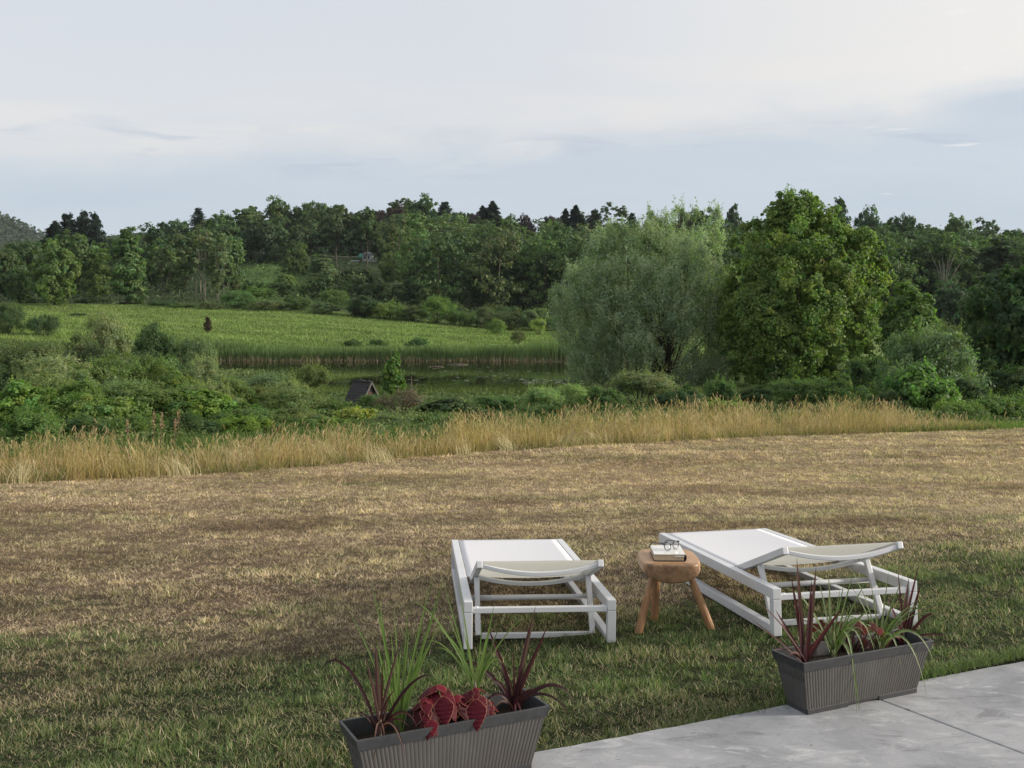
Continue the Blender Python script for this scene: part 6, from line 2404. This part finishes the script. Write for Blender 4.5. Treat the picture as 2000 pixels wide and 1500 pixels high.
# ------------------------------------------------------------------ hut, boulder, house on the hill, dead stems
M_SHINGLE = simple_mat('grey_shingle', (.032, .031, .033), .85, (.060, .057, .058), .2, .8, 60, stretch=(1, 1, 3))
M_BROWN = simple_mat('brown_boards', (.055, .028, .022), .8, (.09, .05, .04), .2, .5, 12, stretch=(8, 8, 1))
M_PALEBOARD = simple_mat('pale_board', (.24, .25, .245), .8, (.17, .175, .17), .2, 0, 8)
M_GREYBOARD = simple_mat('grey_board', (.11, .10, .095), .8, (.08, .072, .068), .2, 0, 8)
M_DARKHOLE = simple_mat('dark_opening', (.008, .007, .006), .9)


def build_hut():
    Y = 36.0
    p = at(708, 790, Y)
    root = empty('small_hut', (p.x, Y, tz(p.x, Y)), math.radians(-42))
    tag(root, 'tiny brown hut with a steep shingled roof half buried in the bushes', 'hut')
    base = root.location.z
    rz_ = row_z(746, Y) - base      # ridge
    ez = row_z(783, Y) - base       # eave
    L, hw = .86, .40
    ov = .05
    b = MB()
    # walls (gable end at +x)
    wt = ez + .02
    b.add([(-L / 2, -hw, 0), (L / 2, -hw, 0), (L / 2, hw, 0), (-L / 2, hw, 0), (-L / 2, -hw, wt), (L / 2, -hw, wt), (L / 2, hw, wt), (-L / 2, hw, wt), (L / 2, 0, rz_ - .05), (-L / 2, 0, rz_ - .05)],
          [(0, 1, 5, 4), (2, 3, 7, 6), (1, 2, 6, 8, 5), (3, 0, 4, 9, 7), (0, 3, 2, 1)])
    b.build('wall', M_BROWN, root)
    roof = MB()
    sl = (rz_ - ez) / hw
    n = 8
    for s in (-1, 1):
        for i in range(n):                      # courses of shingles, each lapping the one below
            t0, t1 = i / n, (i + 1) / n + .02
            y0, y1 = (hw + ov) * (1 - t0), (hw + ov) * (1 - t1)
            z0 = rz_ - sl * y0
            z1 = rz_ - sl * max(y1, 0)
            y1 = max(y1, 0)
            th = .022
            x0, x1 = -L / 2 - .07, L / 2 + .07
            roof.add([(x0, s * y0, z0 + .012), (x1, s * y0, z0 + .012), (x1, s * y1, z1), (x0, s * y1, z1), (x0, s * y0, z0 + .012 + th), (x1, s * y0, z0 + .012 + th), (x1, s * y1, z1 + th), (x0, s * y1, z1 + th)],
                     [(0, 1, 2, 3), (4, 7, 6, 5), (0, 4, 5, 1), (1, 5, 6, 2), (2, 6, 7, 3), (3, 7, 4, 0)])
    roof.box((0, 0, rz_ + .03), (L + .15, .09, .03))
    r = roof.build('roof', M_SHINGLE, root)
    for s in (-1, 1):
        b = MB()
        b.sweep([(L / 2 + .085, s * (hw + ov), rz_ - sl * (hw + ov)), (L / 2 + .085, 0, rz_)], .03, .06)
        b.build('barge_board', M_GREYBOARD, r)
    b = MB()
    b.box((L / 2 + .012, 0, (rz_ + ez) / 2 + .10), (.02, .30, .16))
    b.build('gable_opening', M_DARKHOLE, root)
    b = MB()
    b.box((L / 2 + .014, .03, ez + .10), (.022, .46, .22))
    b.build('gable_panel', M_PALEBOARD, root)
    b = MB()
    b.box((L / 2 + .012, .02, ez * .5), (.02, .42, ez * .8))
    d = b.build('door_opening', M_DARKHOLE, root)
    b = MB()
    for yy in (-.21, .25):
        b.box((L / 2 + .016, yy, ez * .48), (.03, .035, ez * .9))
    b.box((L / 2 + .016, .02, ez * .93), (.03, .5, .035))
    b.build('door_frame', M_PALEBOARD, d)


build_hut()


def build_rock():
    rng = random.Random(3)
    _, dy, dz = ray(362, 674)
    p = at(362, 674, 101.5)
    me = bpy.data.meshes.new('boulder')
    bm = bmesh.new()
    bmesh.ops.create_icosphere(bm, subdivisions=3, radius=1)
    for v in bm.verts:
        n = .35 * (fbm(np.array([v.co.x * 2 + 5]), np.array([v.co.y * 2 + v.co.z]), 2)[0] - .5)
        v.co = Vector((v.co.x * .62, v.co.y * .5, v.co.z * .42)) * (1 + n * 1.6)
    bm.to_mesh(me)
    bm.free()
    o = link('boulder', me, None, simple_mat('pale_stone', (.34, .29, .23), .9, (.24, .21, .18), .2, .8, 3))
    o.location = (p.x, 101.5, tz(p.x, 101.5) + .25)
    tag(o, 'pale boulder at the meadow edge right of the dark round small tree', 'boulder')


build_rock()

M_HWHITE = simple_mat('house_white', (.55, .57, .60), .8, (.46, .48, .5), .2, 0, .5)
M_ROOFG = simple_mat('house_roof', (.10, .11, .12), .8, (.14, .15, .16), .2, 0, .8)
M_AWN = simple_mat('green_awning', (.03, .14, .11), .8, (.04, .18, .14), .2, 0, 1)
M_BRICK = simple_mat('dull_brick', (.075, .05, .045), .9, (.11, .075, .065), .2, 0, 2)
M_STONEW = simple_mat('garden_wall_render', (.40, .38, .33), .9, (.30, .29, .26), .2, 0, 1)
M_CANVAS = simple_mat('white_canvas', (.62, .63, .64), .8, (.55, .56, .57), .2)


def build_house():
    Y = 310.0
    s = Y / 2000.0

    def X(px):
        return at(px, 510, Y).x

    def Zr(r):
        return row_z(r, Y)
    gz = tz(X(715), Y)
    # white house with hipped grey roof
    root = empty('white_house', (X(718), Y, gz))
    tag(root, 'small white house with a grey roof among the trees on the hill', 'house')

    def R(px, r, y=0):
        return (X(px) - X(718), y, Zr(r) - gz)
    b = MB()
    x0, _, z0 = R(708, 524)
    x1, _, z1 = R(726, 497)
    b.box(((x0 + x1) / 2, 2.5, (z0 + z1) / 2 - 1), (x1 - x0, 5, z1 - z0 + 2))
    b.build('wall', M_HWHITE, root)
    b = MB()
    zr = R(718, 490)[2]
    b.add([(x0 - .5, -.6, z1), (x1 + .5, -.6, z1), (x1 + .5, 5.6, z1), (x0 - .5, 5.6, z1), ((x0 + x1) / 2 - .3, 2.5, zr), ((x0 + x1) / 2 + .3, 2.5, zr)],
          [(0, 1, 5, 4), (1, 2, 5), (2, 3, 4, 5), (3, 0, 4), (0, 3, 2, 1)])
    b.build('roof', M_ROOFG, root)
    for px in (713, 720):
        b = MB()
        xc, _, zc = R(px, 503)
        b.box((xc, -.03, zc), (.35, .08, 1.0))
        b.build('window', M_DARKHOLE, root)
    b = MB()
    xa, _, za = R(700, 503)
    xb, _, zb = R(709, 495)
    b.add([(xa, -2.0, za), (xb, -2.0, za), (xb, 0, zb), (xa + .4, 0, zb), (xa, -2.0, za - .15), (xb, -2.0, za - .15)], [(0, 1, 2, 3), (4, 5, 1, 0), (0, 3, 4), (1, 5, 2)])
    b.build('awning', M_AWN, root)
    b = MB()
    for px in (729, 734):
        xc, _, zc = R(px, 512)
        b.box((xc, .5, zc), (.35, .25, 3.2))
    xc, _, zc = R(731, 504)
    b.box((xc, .5, zc), (1.6, .25, .35))
    b.build('porch_frame', M_HWHITE, root)
    # brick block with a pale coping
    root = empty('brick_wall', (X(696), Y - 2, tz(X(696), Y - 2)))
    tag(root, 'dull brick wall with a pale coping left of the white house', 'wall')
    g = root.location.z
    zt = row_z(510.5, Y - 2) - g
    b = MB()
    b.box((0, 0, zt / 2 - .5), (17 * s, .5, zt + 1))
    b.build('wall', M_BRICK, root)
    b = MB()
    b.box((0, 0, zt + .15), (17.6 * s, .7, .3))
    b.build('coping', M_HWHITE, root)
    # pale garden wall with a dark arch
    root = empty('garden_wall', (X(651), Y - 3, tz(X(651), Y - 3)))
    tag(root, 'pale garden wall with a dark arch at the left end of the hillside terrace', 'wall')
    g = root.location.z
    zt = row_z(515, Y - 3) - g
    b = MB()
    b.box((-.4, 0, zt / 2 - 1), (13 * s, .5, zt + 2))
    b.build('wall', M_STONEW, root)
    b = MB()
    b.tube([(1.2, -.29, zt * .2 - .4), (1.2, -.26, zt * .2 - .4)], [.9, .9], 16)
    b.build('arch', M_DARKHOLE, root)
    # pergola
    root = empty('pergola', (X(676), Y + 3, tz(X(676), Y + 3)))
    tag(root, 'long thin pergola along the hillside terrace, overgrown with green', 'pergola')
    g = root.location.z
    zt = row_z(502, Y + 3) - g
    for k in range(7):
        b = MB()
        b.box(((k - 3) * 1.5, 0, zt / 2 - .3), (.14, .14, zt + .6))
        b.build('post', M_STONEW, root)
    b = MB()
    b.box((0, 0, zt + .1), (9.6, .3, .2))
    b.build('beam', M_STONEW, root)
    for px, lab in ((674, 'left one of two white parasols on the hillside terrace'), (684, 'right one of two white parasols on the hillside terrace')):
        root = empty('parasol', (X(px), Y - 1, tz(X(px), Y - 1)))
        tag(root, lab, 'parasol', 'white parasols on the hillside terrace')
        g = root.location.z
        zt = row_z(509.5, Y - 1) - g
        b = MB()
        b.tube([(0, 0, 0), (0, 0, zt)], .05, 6)
        b.build('pole', M_STONEW, root)
        b = MB()
        n = 8
        vs = [(0, 0, zt)] + [(1.0 * math.cos(6.2832 * k / n), 1.0 * math.sin(6.2832 * k / n), zt - .42) for k in range(n)]
        b.add(vs, [(0, 1 + k, 1 + (k + 1) % n) for k in range(n)])
        c = b.build('canopy', M_CANVAS, root)
        so = c.modifiers.new('thickness', 'SOLIDIFY')
        so.thickness = .05


build_house()


def build_dead_stems():
    for px, base, top, Y, lab in ((803, 800, 735, 30, 'leaning bare forked branch sticking up right of the brownish twiggy bush'),):
        x = at(px, 700, Y).x
        z = tz(x, Y)
        H = row_z(top, Y) - z
        root = empty('bare_sapling', (x - .1, Y, z))
        tag(root, lab, 'sapling')
        b = MB()
        b.tube([(-.12, 0, 0), (0, 0, H * .45), (.12, .02, H * .7), (.10, 0, H)], [.022, .018, .012, .004], 6)
        b.tube([(.05, 0, H * .55), (.22, 0, H * .72), (.30, .03, H * .86)], [.012, .008, .003], 5)
        b.tube([(.10, 0, H * .72), (.02, 0, H * .85)], [.007, .003], 5)
        b.build('branches', M_TWIG, root, smooth=True)
    # pinkish dock seed heads behind the dry grass
    rng = np.random.default_rng(71)
    tops = [(297, 803), (312, 806), (345, 802), (338, 818), (245, 820), (1340, 790), (1280, 795), (1100, 790), (1505, 785)]
    for i, (px, top) in enumerate(tops):
        x = at(px, 800, 16).x
        Y = float(edge_y(np.array([x]))[0]) + 2.6 + rng.random()
        x = at(px, 800, Y).x
        z = tz(x, Y)
        H = row_z(top, Y) - z
        root = empty('dock_plant', (x, Y, z))
        tag(root, 'reddish brown dock seed spike standing among the weeds behind the dry grass', 'seed stalk', 'dock seed spikes')
        b = MB()
        b.tube([(0, 0, 0), (.02, 0, H * .6), (.03, 0, H)], [.006, .005, .002], 5)
        b.build('stem', M_DOCK, root)
        n = 70
        t = rng.random(n) ** .8
        c = np.stack([.02 + .01 * t + rng.normal(0, .022, n) * (1.1 - t), rng.normal(0, .022, n), H * (.62 + .38 * t)], 1)
        Q = leaf_quads(c, rng.normal(0, 1, (n, 3)), rng.normal(0, 1, (n, 3)) + np.array([0, 0, 1.0]), rng.uniform(.02, .045, n), rng.uniform(.012, .022, n))
        K = np.array([.30, .205, .145]) * rng.uniform(.6, 1.5, n)[:, None]
        link('seed_head', np_mesh('seed_head', Q, K, M_BLADE), root)


M_DOCK = simple_mat('dock_stem', (.16, .08, .05), .8)
build_dead_stems()


# ------------------------------------------------------------------ thin evening haze over the whole valley
def build_haze():
    m, t = new_mat('valley_haze')
    v = t.node('ShaderNodeVolumePrincipled')
    v.inputs['Color'].default_value = (.82, .88, .95, 1)
    v.inputs['Density'].default_value = .00006
    o = t.node('ShaderNodeOutputMaterial')
    t.link(v.outputs[0], o.inputs['Volume'])
    b = MB()
    b.box((0, 780, 75), (4400, 1640, 170))
    tag(b.build('haze', m), 'thin pale evening haze filling the valley', 'haze', kind='stuff')


build_haze()
